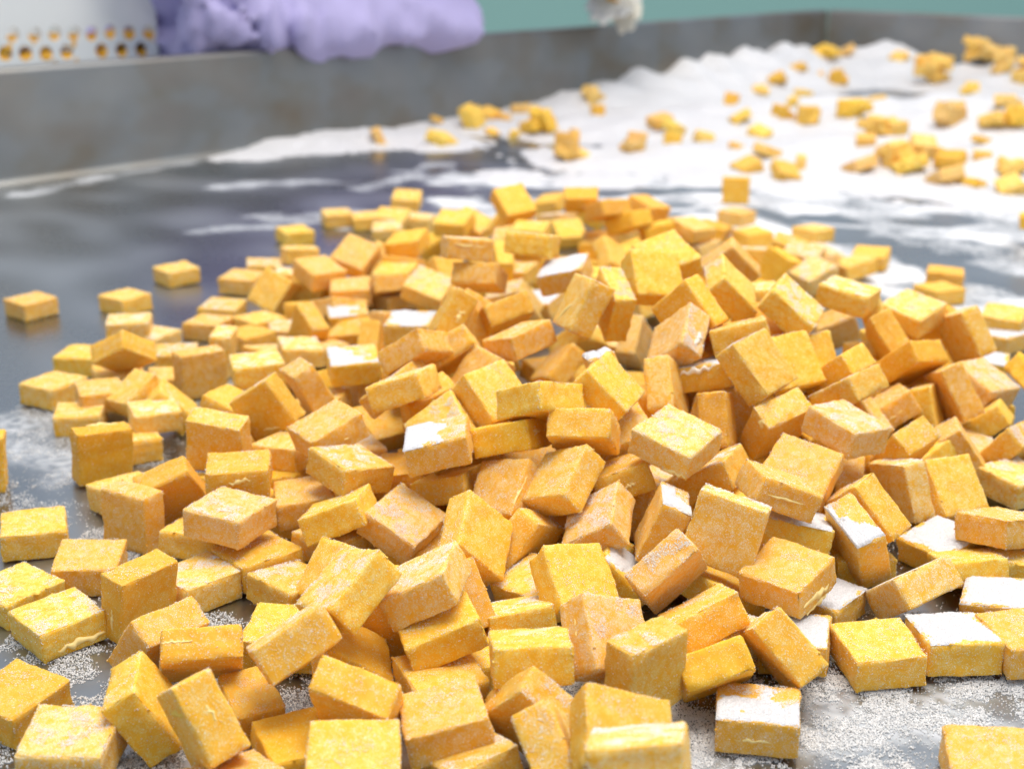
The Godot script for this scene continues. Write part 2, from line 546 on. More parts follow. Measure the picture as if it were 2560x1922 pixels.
func make_candies() -> void:
	candy(-65.8,7.4,-269.1, -0.011,0.946,-0.128,-0.296, 19.3,9.1,19.8, 1, 0, "dusted candy square lying flat, down-right of the slab with a broken step")
	candy(-35.8,17.9,-262.0, 0.026,0.988,0.146,-0.039, 20.5,9.2,20.2, 1, 0, "smooth candy square facing front, cut by the bottom photo edge")
	candy(-9.0,8.3,-277.0, -0.124,0.234,0.119,0.957, 17.6,8.4,19.3, 2, 0, "sugar-frosted candy square slightly tipped, just right of the smooth square at the bottom edge")
	candy(116.8,6.7,-279.7, 0.009,-0.088,0.034,0.995, 20.7,9.6,20.4, 1, 0, "candy square cut off by the bottom right corner of the photo, on sugared steel")
	candy(26.8,34.2,-241.9, -0.190,-0.062,0.062,0.978, 19.7,10.1,20.0, 2, 0, "candy square with sugared top at the bottom photo edge beside the steel")
	candy(9.9,17.1,-269.8, 0.485,0.791,-0.233,0.290, 18.6,9.6,19.8, 1, 4, "dusted candy square steeply tilted, just left of the sugared square at the bottom edge")
	candy(-108.4,7.7,-285.0, 0.023,0.999,0.023,-0.010, 20.4,10.6,20.8, 2, 0, "candy square with pinkish dusted top in the bottom left corner of the photo")
	candy(-53.0,4.6,-290.3, 0.004,0.972,0.011,-0.234, 19.1,8.7,20.2, 0, 0, "clean candy square lying flat, just left of the smooth square at the bottom edge")
	candy(25.0,25.7,-261.8, 0.169,0.964,0.206,-0.025, 20.7,9.3,20.5, 1, 0, "dusted candy square slightly tipped, up-left of the sugared square at the bottom edge")
	candy(-74.4,18.7,-280.5, 0.503,0.783,-0.364,-0.024, 20.1,10.0,20.2, 1, 1, "leaning candy slab with a broken step across its face")
	flap("broken_step", Vector3(4.89, -4.60, 1.65), Vector3(3.36, -4.60, -10.00), Vector3(0, -1, 0), 1.5)
	flap("crack_lip", Vector3(3.53, -0.05, -10.00), Vector3(-1.24, 0.78, -10.00), Vector3(0, 0, -1), 0.9)
	candy(-16.3,14.4,-287.2, 0.007,0.096,0.101,0.990, 20.2,8.7,19.9, 1, 0, "dusted candy square lying flat, up-right of the smooth square at the bottom edge")
	candy(64.0,5.6,-302.4, -0.025,-0.097,0.008,0.995, 20.5,9.3,20.1, 4, 0, "lone candy square with white-dusted top and a crack across its front")
	flap("crack_lip", Vector3(-6.92, -0.42, 10.00), Vector3(4.74, -0.36, 10.00), Vector3(0, 0, 1), 0.9)
	candy(5.8,14.3,-290.1, 0.307,0.804,-0.487,-0.148, 19.1,8.8,19.4, 2, 4, "sugar-frosted candy square steeply tilted, just below the block with jagged layered edge")
	candy(-93.3,11.1,-298.4, -0.367,-0.571,-0.316,0.663, 20.2,9.5,19.6, 1, 3, "tilted candy square with a smeared pale upper end and dark front")
	candy(-68.7,5.3,-309.2, 0.037,0.216,0.011,0.976, 12.5,8.7,20.1, 1, 0, "dusted candy square lying flat, just right of the slab with a broken step")
	candy(-131.2,5.5,-309.4, 0.017,0.507,0.021,0.862, 20.5,9.1,20.3, 1, 0, "dusted candy square lying flat, up-left of the pink-dusted corner square")
	candy(-37.8,18.2,-290.0, 0.165,0.885,-0.428,0.081, 20.3,9.4,20.2, 0, 4, "clean candy square steeply tilted, just above the smooth square at the bottom edge")
	candy(-18.5,7.7,-315.6, 0.013,0.982,0.001,-0.190, 20.0,9.3,20.4, 1, 0, "dusted candy square lying flat, a little left of the square with a vertical crack")
	candy(34.5,18.9,-304.1, -0.240,0.659,-0.659,-0.271, 20.3,9.6,19.7, 2, 4, "upright candy block with whitish streaks down its right side, front centre")
	candy(54.0,12.4,-315.7, -0.340,0.016,0.166,0.926, 18.4,9.2,20.1, 0, 0, "clean candy square steeply tilted, just below the bar with a white ridge")
	candy(-7.3,5.4,-331.4, 0.027,0.975,-0.017,-0.219, 19.9,9.2,19.6, 1, 0, "dusted candy square lying flat, just left of the block with jagged layered edge")
	candy(-44.0,10.4,-325.2, 0.228,0.745,-0.205,0.593, 20.1,9.2,19.9, 0, 0, "clean candy square slightly tipped, just right of the leaning bar with pale tip")
	candy(5.1,21.6,-305.9, -0.134,0.028,0.021,0.990, 20.0,10.1,20.3, 1, 0, "candy block with a jagged layered back edge on its top")
	flap("torn_edge", Vector3(-8.79, 4.60, -0.49), Vector3(8.23, 4.60, -9.99), Vector3(0, 1, 0), 1.0)
	candy(-83.4,14.8,-319.0, -0.027,0.919,-0.374,-0.125, 20.6,9.0,20.2, 0, 0, "candy block with a thin pale crack running along its upper face")
	flap("crack_lip", Vector3(9.60, 0.85, -10.00), Vector3(2.41, 0.93, -10.00), Vector3(0, 0, -1), 0.8)
	candy(103.7,6.0,-335.2, 0.020,0.061,0.016,0.998, 20.4,9.5,20.4, 1, 0, "plain clean-edged candy square lying flat at the edge of the sugared steel")
	candy(73.9,14.3,-323.3, 0.411,0.866,-0.258,0.119, 19.3,9.5,20.2, 1, 1, "dusted candy square steeply tilted, just above the lone square with cracked front")
	candy(-55.4,26.9,-303.5, -0.181,0.176,0.259,0.932, 20.3,10.1,20.2, 1, 0, "leaning candy bar showing a long narrow side, its corner tip pale")
	candy(81.4,5.5,-341.5, -0.010,-0.131,0.043,0.990, 18.9,9.2,20.2, 3, 0, "white-topped candy square lying flat, just below the square with crumbling right side")
	candy(-98.1,11.6,-331.9, -0.179,0.818,-0.402,-0.369, 20.2,9.4,20.2, 1, 4, "dusted candy square steeply tilted, just left of the block with the thin pale crack")
	candy(126.3,6.3,-340.7, 0.001,0.999,-0.034,-0.041, 20.6,9.7,20.2, 3, 0, "flat candy square at the sugared steel with white sugar heaped over its top")
	candy(147.7,7.2,-340.3, 0.009,0.075,0.014,0.997, 21.3,9.4,21.1, 1, 0, "dusted candy square lying flat, down-right of the sugar-topped square at the right edge")
	candy(25.4,21.2,-316.0, 0.279,0.890,0.307,-0.187, 20.5,9.5,20.4, 2, 0, "candy square with a jagged vertical pale crack in its left side")
	flap("crack_lip", Vector3(10.00, 0.28, 6.37), Vector3(10.00, -0.16, -3.89), Vector3(1, 0, 0), 1.0)
	candy(-65.1,6.6,-342.8, 0.028,-0.053,0.013,0.998, 20.8,9.4,20.7, 1, 0, "dusted candy square lying flat, up-left of the leaning bar with pale tip")
	candy(60.6,7.3,-341.4, -0.114,0.249,0.054,0.960, 19.9,8.9,20.3, 2, 0, "sugar-frosted candy square lying flat, down-right of the bar with a white ridge")
	candy(-19.7,18.6,-326.6, 0.048,0.130,0.145,0.980, 20.4,9.2,20.2, 1, 0, "dusted candy square slightly tipped, just right of the rough square with white spot")
	candy(-133.6,5.1,-352.9, 0.005,0.364,0.021,0.931, 20.4,9.1,20.2, 2, 0, "orange candy square with a curled pale flap torn along its front side")
	flap("pale_flap", Vector3(-5.88, -1.95, 10.00), Vector3(8.36, -2.09, 10.00), Vector3(0, 0, 1), 2.0)
	candy(-35.6,10.6,-342.6, 0.053,0.725,0.687,-0.023, 19.1,9.0,19.9, 0, 3, "clean candy square standing on edge, down-right of the rough square with white spot")
	candy(2.0,9.4,-349.2, -0.140,0.080,0.079,0.984, 19.0,8.2,20.0, 2, 0, "sugar-frosted candy square slightly tipped, just above the block with jagged layered edge")
	candy(54.4,15.9,-337.1, -0.164,0.082,0.217,0.959, 19.9,9.7,20.2, 1, 0, "long candy bar with a white sugar ridge along its upper edge")
	candy(147.7,6.4,-364.0, -0.009,-0.203,0.059,0.977, 20.0,9.1,20.1, 3, 0, "sugar-topped candy square touching the right photo edge just behind the front row")
	candy(95.6,4.3,-369.4, 0.002,0.911,-0.001,-0.414, 19.8,8.5,19.2, 3, 0, "white-topped candy square lying flat, down-right of the square with crumbling right side")
	candy(-13.7,15.4,-350.4, 0.556,0.775,-0.295,0.055, 18.7,8.9,19.9, 1, 1, "dusted candy square standing on edge, just below the tall leaning square with dark end")
	candy(-153.0,4.8,-371.7, 0.005,0.948,0.020,0.318, 20.0,8.5,20.2, 2, 0, "flat candy square with a yellow strip draped over its front edge")
	flap("yellow_strip", Vector3(-6.95, 4.60, -8.79), Vector3(-10.00, 4.60, 1.60), Vector3(0, 1, 0), 2.6)
	candy(-111.6,10.7,-360.1, -0.298,0.659,-0.586,-0.367, 20.7,9.2,19.6, 1, 4, "candy square standing on edge with pale streaks down its left end")
	flap("hanging_sliver", Vector3(10.00, -0.52, 0.03), Vector3(10.00, -1.12, 6.83), Vector3(1, 0, 0), 0.8)
	candy(64.0,8.1,-368.1, 0.191,0.945,-0.034,-0.262, 19.6,8.8,19.9, 1, 0, "dusted candy square slightly tipped, up-right of the bar with a white ridge")
	candy(-43.9,31.7,-323.4, -0.064,0.356,0.304,0.881, 20.3,9.9,20.4, 2, 0, "large tilted candy square with rough sugared face and a white spot")
	candy(-68.0,5.5,-374.9, 0.024,0.926,-0.047,0.373, 20.1,8.8,19.0, 2, 0, "sugar-frosted candy square lying flat, just above the leaning bar with pale tip")
	candy(121.3,11.7,-364.4, -0.305,0.158,0.161,0.925, 19.4,9.6,19.9, 2, 0, "candy bar with a pink sugar patch and layered upper edge")
	candy(7.5,8.2,-372.2, -0.023,0.349,0.161,0.923, 18.1,8.7,19.9, 2, 0, "sugar-frosted candy square slightly tipped, down-right of the tall leaning square with dark end")
	candy(-98.7,4.9,-379.4, -0.009,0.372,0.004,0.928, 20.0,9.4,20.0, 2, 0, "sugar-frosted candy square lying flat, just right of the upright square with streaked end")
	candy(-23.6,28.8,-332.1, -0.004,-0.077,0.257,0.963, 20.0,9.6,20.4, 2, 0, "sugar-frosted candy square slightly tipped, down-left of the tall leaning square with dark end")
	candy(18.7,17.6,-356.1, 0.172,0.921,0.285,-0.204, 20.5,9.1,20.1, 1, 0, "dusted candy square steeply tilted, up-left of the square with a vertical crack")
	candy(-52.5,14.3,-365.7, 0.365,-0.307,0.163,0.864, 19.7,9.0,18.8, 1, 4, "dusted candy square steeply tilted, up-left of the rough square with white spot")
	candy(34.1,10.2,-374.7, 0.336,0.934,-0.020,0.116, 18.3,8.8,20.0, 3, 0, "white-topped candy square steeply tilted, just above the square with a vertical crack")
	candy(81.6,18.5,-358.2, 0.098,-0.344,0.042,0.933, 20.3,9.2,20.4, 1, 0, "candy square whose right side is torn and crumbling")
	flap("torn_edge", Vector3(10.00, -2.86, -7.41), Vector3(10.00, -0.81, 8.41), Vector3(1, 0, 0), 2.2)
	flap("torn_edge", Vector3(10.00, -4.60, -5.71), Vector3(10.00, -4.60, 6.95), Vector3(1, 0, 0), 1.6)
	candy(45.5,22.1,-354.4, -0.382,0.004,0.353,0.854, 20.2,9.0,20.0, 2, 3, "sugar-frosted candy square steeply tilted, just below the slab with a white stripe")
	candy(-135.6,5.8,-389.4, 0.024,0.998,0.027,-0.058, 19.5,9.6,20.4, 1, 0, "dusted candy square lying flat, up-left of the upright square with streaked end")
	candy(145.3,8.4,-385.2, -0.141,-0.005,0.045,0.989, 18.9,8.2,19.9, 1, 0, "dusted candy square slightly tipped, down-right of the white-topped square with ragged shelf")
	candy(-82.0,6.3,-392.9, -0.015,0.346,0.017,0.938, 21.1,9.3,20.3, 1, 0, "dusted candy square lying flat, down-right of the level square with frosted top")
	candy(165.8,6.0,-392.3, 0.044,0.670,-0.031,0.740, 20.3,9.6,20.7, 2, 0, "sugar-frosted candy square lying flat, up-right of the sugar-topped square at the right edge")
	candy(111.7,5.7,-396.9, 0.036,0.994,0.024,-0.103, 19.7,9.1,19.5, 1, 0, "dusted candy square lying flat, just below the upright block with white corner")
	candy(-29.1,5.9,-401.9, 0.052,0.623,-0.026,0.780, 20.9,9.2,19.1, 1, 0, "dusted candy square lying flat, just left of the tall leaning square with dark end")
	candy(142.8,6.1,-405.4, 0.073,-0.479,0.044,0.873, 19.3,8.9,19.5, 3, 0, "white-topped candy square with a ragged pale shelf along its lower front")
	flap("torn_shelf", Vector3(10.00, -1.22, 4.68), Vector3(10.00, -2.23, -9.63), Vector3(1, 0, 0), 1.6)
	candy(-58.2,7.7,-405.4, -0.013,0.444,0.006,0.896, 19.8,9.1,20.7, 2, 0, "sugar-frosted candy square lying flat, just above the rough square with white spot")
	candy(4.6,13.6,-392.8, 0.107,-0.646,0.546,0.523, 20.0,9.2,18.4, 1, 4, "dusted candy square steeply tilted, just right of the tall leaning square with dark end")
	candy(-104.8,6.1,-410.7, 0.027,0.992,-0.073,0.096, 19.9,8.6,19.7, 1, 0, "dusted candy square lying flat, down-left of the level square with frosted top")
	candy(109.2,17.5,-385.3, 0.417,0.719,-0.381,0.405, 20.0,9.6,19.9, 4, 4, "upright candy block with a white corner and streaked top")
	candy(-11.0,21.7,-377.7, 0.485,0.636,-0.106,0.591, 20.2,9.3,20.2, 1, 4, "tall candy square leaning back with a dark lower end")
	candy(-162.3,5.5,-415.7, 0.006,0.986,0.008,-0.167, 20.5,9.4,20.3, 1, 0, "dusted candy square lying flat, just above the square with the draped yellow strip")
	candy(64.3,29.1,-367.5, -0.018,0.738,0.644,0.200, 20.7,9.4,21.1, 2, 3, "candy square leaning back with a white sugar rim along its upper edge")
	candy(90.6,19.1,-390.9, 0.085,0.990,-0.081,0.075, 20.3,8.5,20.2, 3, 0, "white-topped candy square lying flat, down-right of the askew bar with split layer")
	candy(159.0,17.1,-397.0, -0.112,-0.491,0.058,0.862, 20.4,9.2,20.3, 1, 0, "dusted candy square lying flat, just right of the white-topped square with ragged shelf")
	candy(46.9,24.3,-381.9, 0.359,-0.599,0.420,0.580, 20.2,9.4,19.9, 4, 4, "narrow candy slab with a white sugar stripe across its upper end")
	candy(-35.4,16.7,-399.4, 0.200,0.943,0.130,0.231, 19.2,9.5,20.2, 2, 0, "sugar-frosted candy square slightly tipped, down-right of the pale square with white chip")
	candy(16.5,8.4,-417.7, 0.074,0.892,0.005,-0.447, 20.3,9.3,19.7, 0, 0, "clean candy square lying flat, down-right of the half-white layered square")
	candy(27.5,22.2,-387.7, -0.143,0.561,0.312,0.753, 19.8,9.5,19.4, 2, 0, "sugar-frosted candy square steeply tilted, just left of the slab with a white stripe")
	candy(-71.3,5.9,-427.3, -0.058,-0.808,0.043,0.585, 20.3,9.0,20.7, 1, 0, "dusted candy square lying flat, just right of the level square with frosted top")
	candy(-129.0,10.3,-418.5, -0.180,0.691,0.674,0.189, 19.9,9.3,20.0, 1, 3, "upright candy block with a pink smudge on its front, at the left")
	candy(-90.9,20.3,-396.4, 0.024,0.977,0.003,0.214, 20.5,9.5,20.4, 2, 0, "candy square with frosted top propped level on others, crisp front corner")
	candy(-56.3,19.4,-400.8, -0.086,-0.040,0.194,0.976, 20.4,9.0,20.2, 1, 0, "dusted candy square slightly tipped, just below the pale square with white chip")
	candy(114.8,20.8,-398.7, 0.461,0.809,-0.365,0.009, 20.0,9.5,20.2, 1, 1, "dusted candy square steeply tilted, just above the upright block with white corner")
	candy(-71.3,13.4,-425.2, 0.020,0.108,0.035,0.993, 19.1,9.4,20.2, 1, 0, "dusted candy square lying flat, down-left of the pale square with white chip")
	candy(45.6,15.2,-420.2, -0.193,-0.153,0.600,0.761, 20.9,9.1,19.2, 2, 1, "sugar-frosted candy square standing on edge, up-left of the slab with a white stripe")
	candy(-139.9,6.4,-447.3, -0.074,0.326,0.029,0.942, 20.0,9.6,20.0, 1, 0, "dusted candy square lying flat, just above the upright block with pink smudge")
	candy(-118.4,13.7,-431.9, -0.517,-0.031,0.211,0.829, 19.0,9.0,19.9, 0, 3, "clean candy square steeply tilted, up-right of the upright block with pink smudge")
	candy(-2.6,24.0,-408.7, 0.312,-0.240,0.244,0.886, 19.9,8.6,20.2, 1, 0, "dusted candy square steeply tilted, up-right of the tall leaning square with dark end")
	flap("crack_lip", Vector3(10.00, 2.60, -4.72), Vector3(10.00, 4.60, 6.60), Vector3(1, 0, 0), 0.9)
	candy(119.7,12.7,-437.7, 0.584,0.507,-0.354,0.526, 20.8,9.2,20.8, 1, 4, "dusted candy square standing on edge, just below the bar with long frosted top")
	candy(82.9,34.7,-385.9, 0.191,0.977,-0.050,-0.079, 19.3,9.0,19.4, 1, 0, "candy bar lying askew with a split layer along its long side")
	flap("split_layer", Vector3(7.45, -0.34, -10.00), Vector3(-10.00, 0.75, -10.00), Vector3(0, 0, -1), 0.8)
	candy(135.6,16.3,-430.1, -0.606,-0.496,-0.272,0.559, 19.6,8.8,19.9, 2, 3, "sugar-frosted candy square standing on edge, up-right of the upright block with white corner")
	candy(152.8,15.7,-432.3, 0.133,0.890,0.389,-0.196, 20.2,9.2,20.3, 1, 3, "dusted candy square steeply tilted, just above the white-topped square with ragged shelf")
	candy(-21.5,19.2,-425.6, -0.107,-0.150,0.134,0.974, 19.4,8.6,20.1, 0, 0, "clean candy square slightly tipped, just below the half-white layered square")
	candy(-86.5,8.5,-455.3, 0.005,-0.744,0.060,0.666, 20.4,9.0,20.2, 0, 0, "clean candy square lying flat, just right of the square with a chipped front")
	candy(16.7,31.2,-400.9, -0.065,0.400,0.354,0.843, 19.9,9.5,20.1, 1, 0, "dusted candy square steeply tilted, just right of the half-white layered square")
	candy(184.8,8.8,-454.7, 0.021,0.848,0.019,0.529, 19.6,9.7,19.3, 2, 0, "sugar-frosted candy square lying flat, up-right of the white-topped square with ragged shelf")
	candy(35.5,27.4,-412.2, -0.095,0.070,0.147,0.982, 18.6,9.5,20.1, 1, 0, "dusted candy square slightly tipped, down-left of the coarse-sugared large square")
	flap("pale_flap", Vector3(-0.29, -1.14, 10.00), Vector3(3.92, -0.57, 10.00), Vector3(0, 0, 1), 1.2)
	candy(-92.8,24.6,-421.9, -0.008,0.077,0.005,0.997, 20.4,9.7,20.3, 1, 0, "candy square with a chipped crater in its front side")
	flap("chip_rim", Vector3(-2.67, 0.97, 10.00), Vector3(4.18, 1.83, 10.00), Vector3(0, 0, 1), 1.6)
	candy(-38.6,16.1,-443.1, -0.049,0.629,0.079,0.772, 19.6,9.2,20.4, 0, 0, "clean candy square lying flat, down-left of the half-white layered square")
	candy(67.8,27.3,-416.4, -0.066,-0.222,0.258,0.938, 18.7,9.7,20.0, 2, 0, "sugar-frosted candy square slightly tipped, down-right of the coarse-sugared large square")
	candy(95.9,29.4,-412.9, 0.003,0.924,0.265,0.276, 21.7,9.4,20.4, 1, 0, "dusted candy square slightly tipped, up-right of the askew bar with split layer")
	candy(-54.9,26.7,-421.7, 0.091,0.911,-0.067,0.396, 20.3,9.4,20.3, 2, 0, "candy square with smooth pale top and a small white chip at its corner")
	candy(-200.2,11.3,-465.7, 0.092,0.718,0.687,-0.056, 19.6,9.2,21.0, 0, 3, "candy square cut off by the left photo edge, standing on bare steel")
	candy(152.8,14.0,-464.9, -0.125,0.259,0.198,0.937, 19.5,8.6,19.6, 1, 0, "dusted candy square slightly tipped, a little above the bar with a pink sugar patch")
	candy(-156.3,11.1,-475.9, -0.177,0.688,-0.666,-0.229, 20.2,9.4,20.2, 0, 4, "candy slab standing upright on bare steel at the left of the heap")
	flap("torn_edge", Vector3(4.17, 4.60, -10.00), Vector3(-6.81, 2.66, -10.00), Vector3(0, 0, -1), 1.2)
	candy(-60.4,11.9,-474.4, 0.034,0.976,-0.037,-0.211, 19.9,8.5,20.1, 2, 0, "sugar-frosted candy square lying flat, just above the pale square with white chip")
	candy(-82.4,17.1,-463.7, -0.032,-0.238,0.027,0.970, 20.3,8.6,20.2, 1, 0, "dusted candy square lying flat, down-right of the deep orange square on its corner")
	candy(2.6,25.6,-442.2, 0.236,0.904,0.275,0.227, 20.6,9.5,20.6, 1, 0, "dusted candy square steeply tilted, just below the square with two layered sides")
	candy(176.5,9.3,-483.3, 0.149,0.981,0.113,0.054, 19.5,9.1,20.0, 2, 0, "sugar-frosted candy square slightly tipped, a little above the white-heaped square on the steel")
	candy(139.8,23.7,-447.3, -0.418,0.296,0.218,0.830, 20.4,9.6,20.4, 1, 3, "dusted candy square steeply tilted, just right of the bar with long frosted top")
	candy(169.0,15.9,-469.2, -0.305,-0.709,-0.325,0.546, 19.8,8.8,19.8, 1, 3, "dusted candy square steeply tilted, a little above the sugar-topped square at the right edge")
	candy(-153.2,5.8,-500.1, 0.030,0.964,0.009,-0.264, 20.8,9.6,20.5, 1, 0, "dusted candy square lying flat, just right of the slab standing on bare steel")
	candy(-24.3,38.2,-415.0, 0.010,0.011,0.126,0.992, 20.6,9.6,20.3, 4, 0, "candy square with one half of its top white and a layered front")
	candy(-105.8,24.8,-451.9, 0.103,0.783,-0.612,0.050, 20.9,9.8,21.0, 1, 4, "dusted candy square standing on edge, up-left of the square with a chipped front")
	candy(190.4,15.5,-475.0, -0.412,0.294,0.157,0.848, 20.1,9.0,20.0, 2, 3, "sugar-frosted candy square steeply tilted, up-right of the bar with a pink sugar patch")
	candy(53.4,43.1,-406.5, 0.074,0.933,0.116,0.333, 21.5,8.9,20.2, 2, 0, "large candy square coated in coarse sugar with ragged near edge")
	flap("torn_edge", Vector3(-1.41, -4.60, -10.00), Vector3(-10.00, -3.05, -10.00), Vector3(0, 0, -1), 1.6)
	candy(0.1,37.7,-424.4, -0.151,-0.186,0.117,0.964, 19.7,9.9,20.1, 0, 0, "clean candy square slightly tipped, down-left of the square with two layered sides")
	flap("pale_flap", Vector3(10.00, 0.52, 4.90), Vector3(10.00, 0.70, -1.19), Vector3(1, 0, 0), 1.2)
	candy(-23.9,34.7,-436.5, 0.255,0.120,0.293,0.913, 20.0,9.2,20.2, 2, 0, "sugar-frosted candy square steeply tilted, just above the half-white layered square")
	candy(-65.1,32.0,-444.8, 0.138,-0.455,0.090,0.875, 20.2,9.1,20.7, 1, 0, "dusted candy square slightly tipped, up-left of the pale square with white chip")
	flap("crack_lip", Vector3(10.00, -0.47, 0.85), Vector3(10.00, -0.74, -2.81), Vector3(1, 0, 0), 1.0)
	candy(23.8,42.7,-416.6, -0.307,-0.114,-0.003,0.945, 20.4,9.6,20.2, 1, 0, "dusted candy square slightly tipped, down-right of the square with two layered sides")
	flap("torn_edge", Vector3(10.00, 2.86, 2.09), Vector3(10.00, 1.02, -10.00), Vector3(1, 0, 0), 1.1)
	candy(36.6,35.2,-438.0, 0.206,0.187,0.012,0.961, 20.8,8.9,20.7, 1, 0, "dusted candy square slightly tipped, just left of the coarse-sugared large square")
	candy(114.3,39.1,-429.4, 0.123,0.898,-0.010,0.422, 20.7,9.5,20.2, 2, 0, "candy bar with a long pale frosted top and a bright right end")
	candy(-52.1,8.7,-513.6, 0.168,0.855,0.125,0.475, 19.7,9.1,19.6, 1, 0, "dusted candy square slightly tipped, up-right of the pale square with white chip")
	candy(92.9,36.1,-442.2, -0.428,0.170,0.208,0.863, 19.6,9.7,19.9, 1, 3, "crumpled candy square with a raised pale flake on its ridge")
	flap("raised_flake", Vector3(-10.00, -1.14, 6.22), Vector3(-10.00, -0.95, 10.00), Vector3(-1, 0, 0), 2.0)
	candy(-183.1,4.3,-533.9, 0.000,0.996,-0.000,-0.087, 18.9,8.6,19.8, 1, 0, "dusted candy square lying flat, down-right of the square at the left tip")
	candy(192.3,11.2,-512.0, -0.143,-0.158,0.316,0.925, 19.2,9.3,20.2, 1, 0, "dusted candy square steeply tilted, a little below the square alone at right")
	candy(72.2,37.5,-442.1, 0.638,0.736,-0.027,0.225, 18.7,9.7,20.2, 0, 1, "clean candy square standing on edge, up-right of the coarse-sugared large square")
	candy(-145.4,13.2,-512.6, 0.002,0.979,-0.000,-0.203, 18.2,8.2,19.2, 2, 0, "sugar-frosted candy square lying flat, up-right of the slab standing on bare steel")
	candy(-112.5,17.0,-509.7, -0.119,-0.812,-0.107,0.561, 19.3,9.6,20.8, 0, 0, "clean candy square slightly tipped, just left of the deep orange square on its corner")
	candy(132.5,26.8,-481.3, 0.355,0.825,-0.095,0.429, 19.8,9.8,20.3, 1, 0, "dusted candy square steeply tilted, up-right of the bar with long frosted top")
	candy(77.0,33.4,-463.1, 0.008,0.722,0.678,0.138, 20.6,9.1,19.6, 2, 3, "sugar-frosted candy square standing on edge, just below the torn square with white streaks")
	candy(-93.6,27.4,-481.9, -0.680,-0.316,0.111,0.653, 19.7,9.0,19.1, 1, 3, "deep orange candy square balanced on one corner with frosted upper edge")
	flap("crack_lip", Vector3(-5.19, -4.60, -5.28), Vector3(2.90, -4.60, -8.34), Vector3(0, -1, 0), 0.8)
	candy(-31.0,29.8,-475.2, -0.161,-0.477,0.549,0.667, 20.4,9.6,19.6, 0, 1, "clean candy square steeply tilted, down-right of the half-hidden block")
	candy(-143.1,10.7,-531.5, 0.369,0.924,-0.049,-0.090, 18.8,9.2,20.1, 1, 0, "dusted candy square steeply tilted, down-left of the upright slab with pink patch")
	candy(148.1,22.3,-496.3, -0.096,-0.007,0.297,0.950, 19.5,9.5,20.3, 1, 0, "dusted candy square slightly tipped, just below the slab with ragged lower end")
	flap("split_layer", Vector3(-4.25, -0.81, 10.00), Vector3(5.26, -0.29, 10.00), Vector3(0, 0, 1), 0.7)
	candy(164.4,21.5,-500.0, 0.372,0.710,0.466,-0.375, 19.3,8.3,18.3, 1, 3, "dusted candy square steeply tilted, a little right of the square with a raised flake")
	candy(-79.9,11.8,-530.1, 0.008,-0.139,0.050,0.989, 18.6,8.5,19.2, 1, 0, "dusted candy square lying flat, down-left of the square with white back strip")
	candy(45.8,32.6,-470.1, 0.065,-0.664,0.190,0.721, 20.1,9.4,20.4, 0, 0, "clean candy square slightly tipped, up-left of the coarse-sugared large square")
	candy(64.0,29.1,-484.7, 0.001,0.739,0.674,0.006, 20.2,9.6,20.1, 1, 3, "dusted candy square standing on edge, just above the coarse-sugared large square")
	candy(9.4,50.4,-423.8, -0.207,-0.368,0.128,0.897, 20.6,9.7,20.6, 1, 0, "wide candy square showing two layered sides meeting at an edge")
	candy(-178.2,9.3,-548.9, 0.017,0.976,0.006,-0.218, 18.9,8.8,20.1, 1, 0, "dusted candy square lying flat, just right of the square at the left tip")
	candy(-6.6,44.3,-447.4, 0.345,0.382,-0.129,0.847, 20.5,9.6,19.6, 1, 0, "dusted candy square steeply tilted, just left of the square with two layered sides")
	candy(-160.6,13.1,-540.8, 0.046,0.355,0.281,0.890, 18.4,8.9,19.6, 1, 0, "dusted candy square slightly tipped, a little left of the broad square beside the slab")
	candy(-204.9,5.7,-567.1, 0.000,0.501,0.009,0.865, 20.6,9.5,20.4, 1, 0, "candy square lying flat at the left tip of the heap")
	candy(175.1,27.3,-502.2, 0.525,0.827,-0.178,0.091, 20.8,9.3,20.2, 1, 1, "dusted candy square steeply tilted, down-right of the cube with dark shaded front")
	candy(172.6,20.9,-522.4, -0.381,-0.547,-0.032,0.744, 20.5,9.2,20.5, 2, 0, "sugar-frosted candy square steeply tilted, down-left of the slab with clean yellow front")
	candy(123.9,39.8,-466.9, -0.282,0.355,0.129,0.882, 19.8,9.1,19.8, 2, 0, "sugar-frosted candy square slightly tipped, just above the bar with long frosted top")
	candy(-81.7,25.4,-512.0, -0.463,-0.482,-0.244,0.703, 20.6,9.6,20.6, 1, 3, "dusted candy square steeply tilted, up-right of the deep orange square on its corner")
	candy(-39.0,43.6,-458.0, -0.093,-0.103,0.169,0.976, 20.3,9.3,20.1, 1, 0, "dusted candy square slightly tipped, up-left of the half-white layered square")
	candy(56.2,42.8,-460.1, 0.476,0.759,0.363,-0.256, 19.8,9.2,19.1, 2, 3, "sugar-frosted candy square steeply tilted, just left of the torn square with white streaks")
	candy(-44.0,36.8,-479.6, -0.251,0.516,0.215,0.790, 19.5,8.7,19.5, 1, 0, "dusted candy square steeply tilted, down-right of the square with white back strip")
	candy(33.1,51.5,-435.2, 0.328,0.516,-0.173,0.772, 19.4,8.8,19.0, 1, 0, "dusted candy square steeply tilted, just right of the square with two layered sides")
	candy(-65.2,14.5,-548.2, 0.150,0.122,0.639,0.744, 19.0,8.7,19.5, 2, 1, "sugar-frosted candy square standing on edge, just below the square with white back strip")
	candy(-86.4,9.6,-563.6, -0.243,0.180,0.095,0.948, 19.0,8.7,20.1, 0, 0, "clean candy square slightly tipped, just below the half-hidden block")
	candy(-157.4,4.3,-583.6, 0.000,0.996,-0.000,-0.086, 19.0,8.7,20.1, 1, 0, "dusted candy square lying flat, just left of the upright slab with pink patch")
	candy(-180.9,5.0,-585.4, 0.025,0.976,0.001,-0.217, 21.1,8.8,20.2, 1, 0, "dusted candy square lying flat, just below the roof-shaped square")
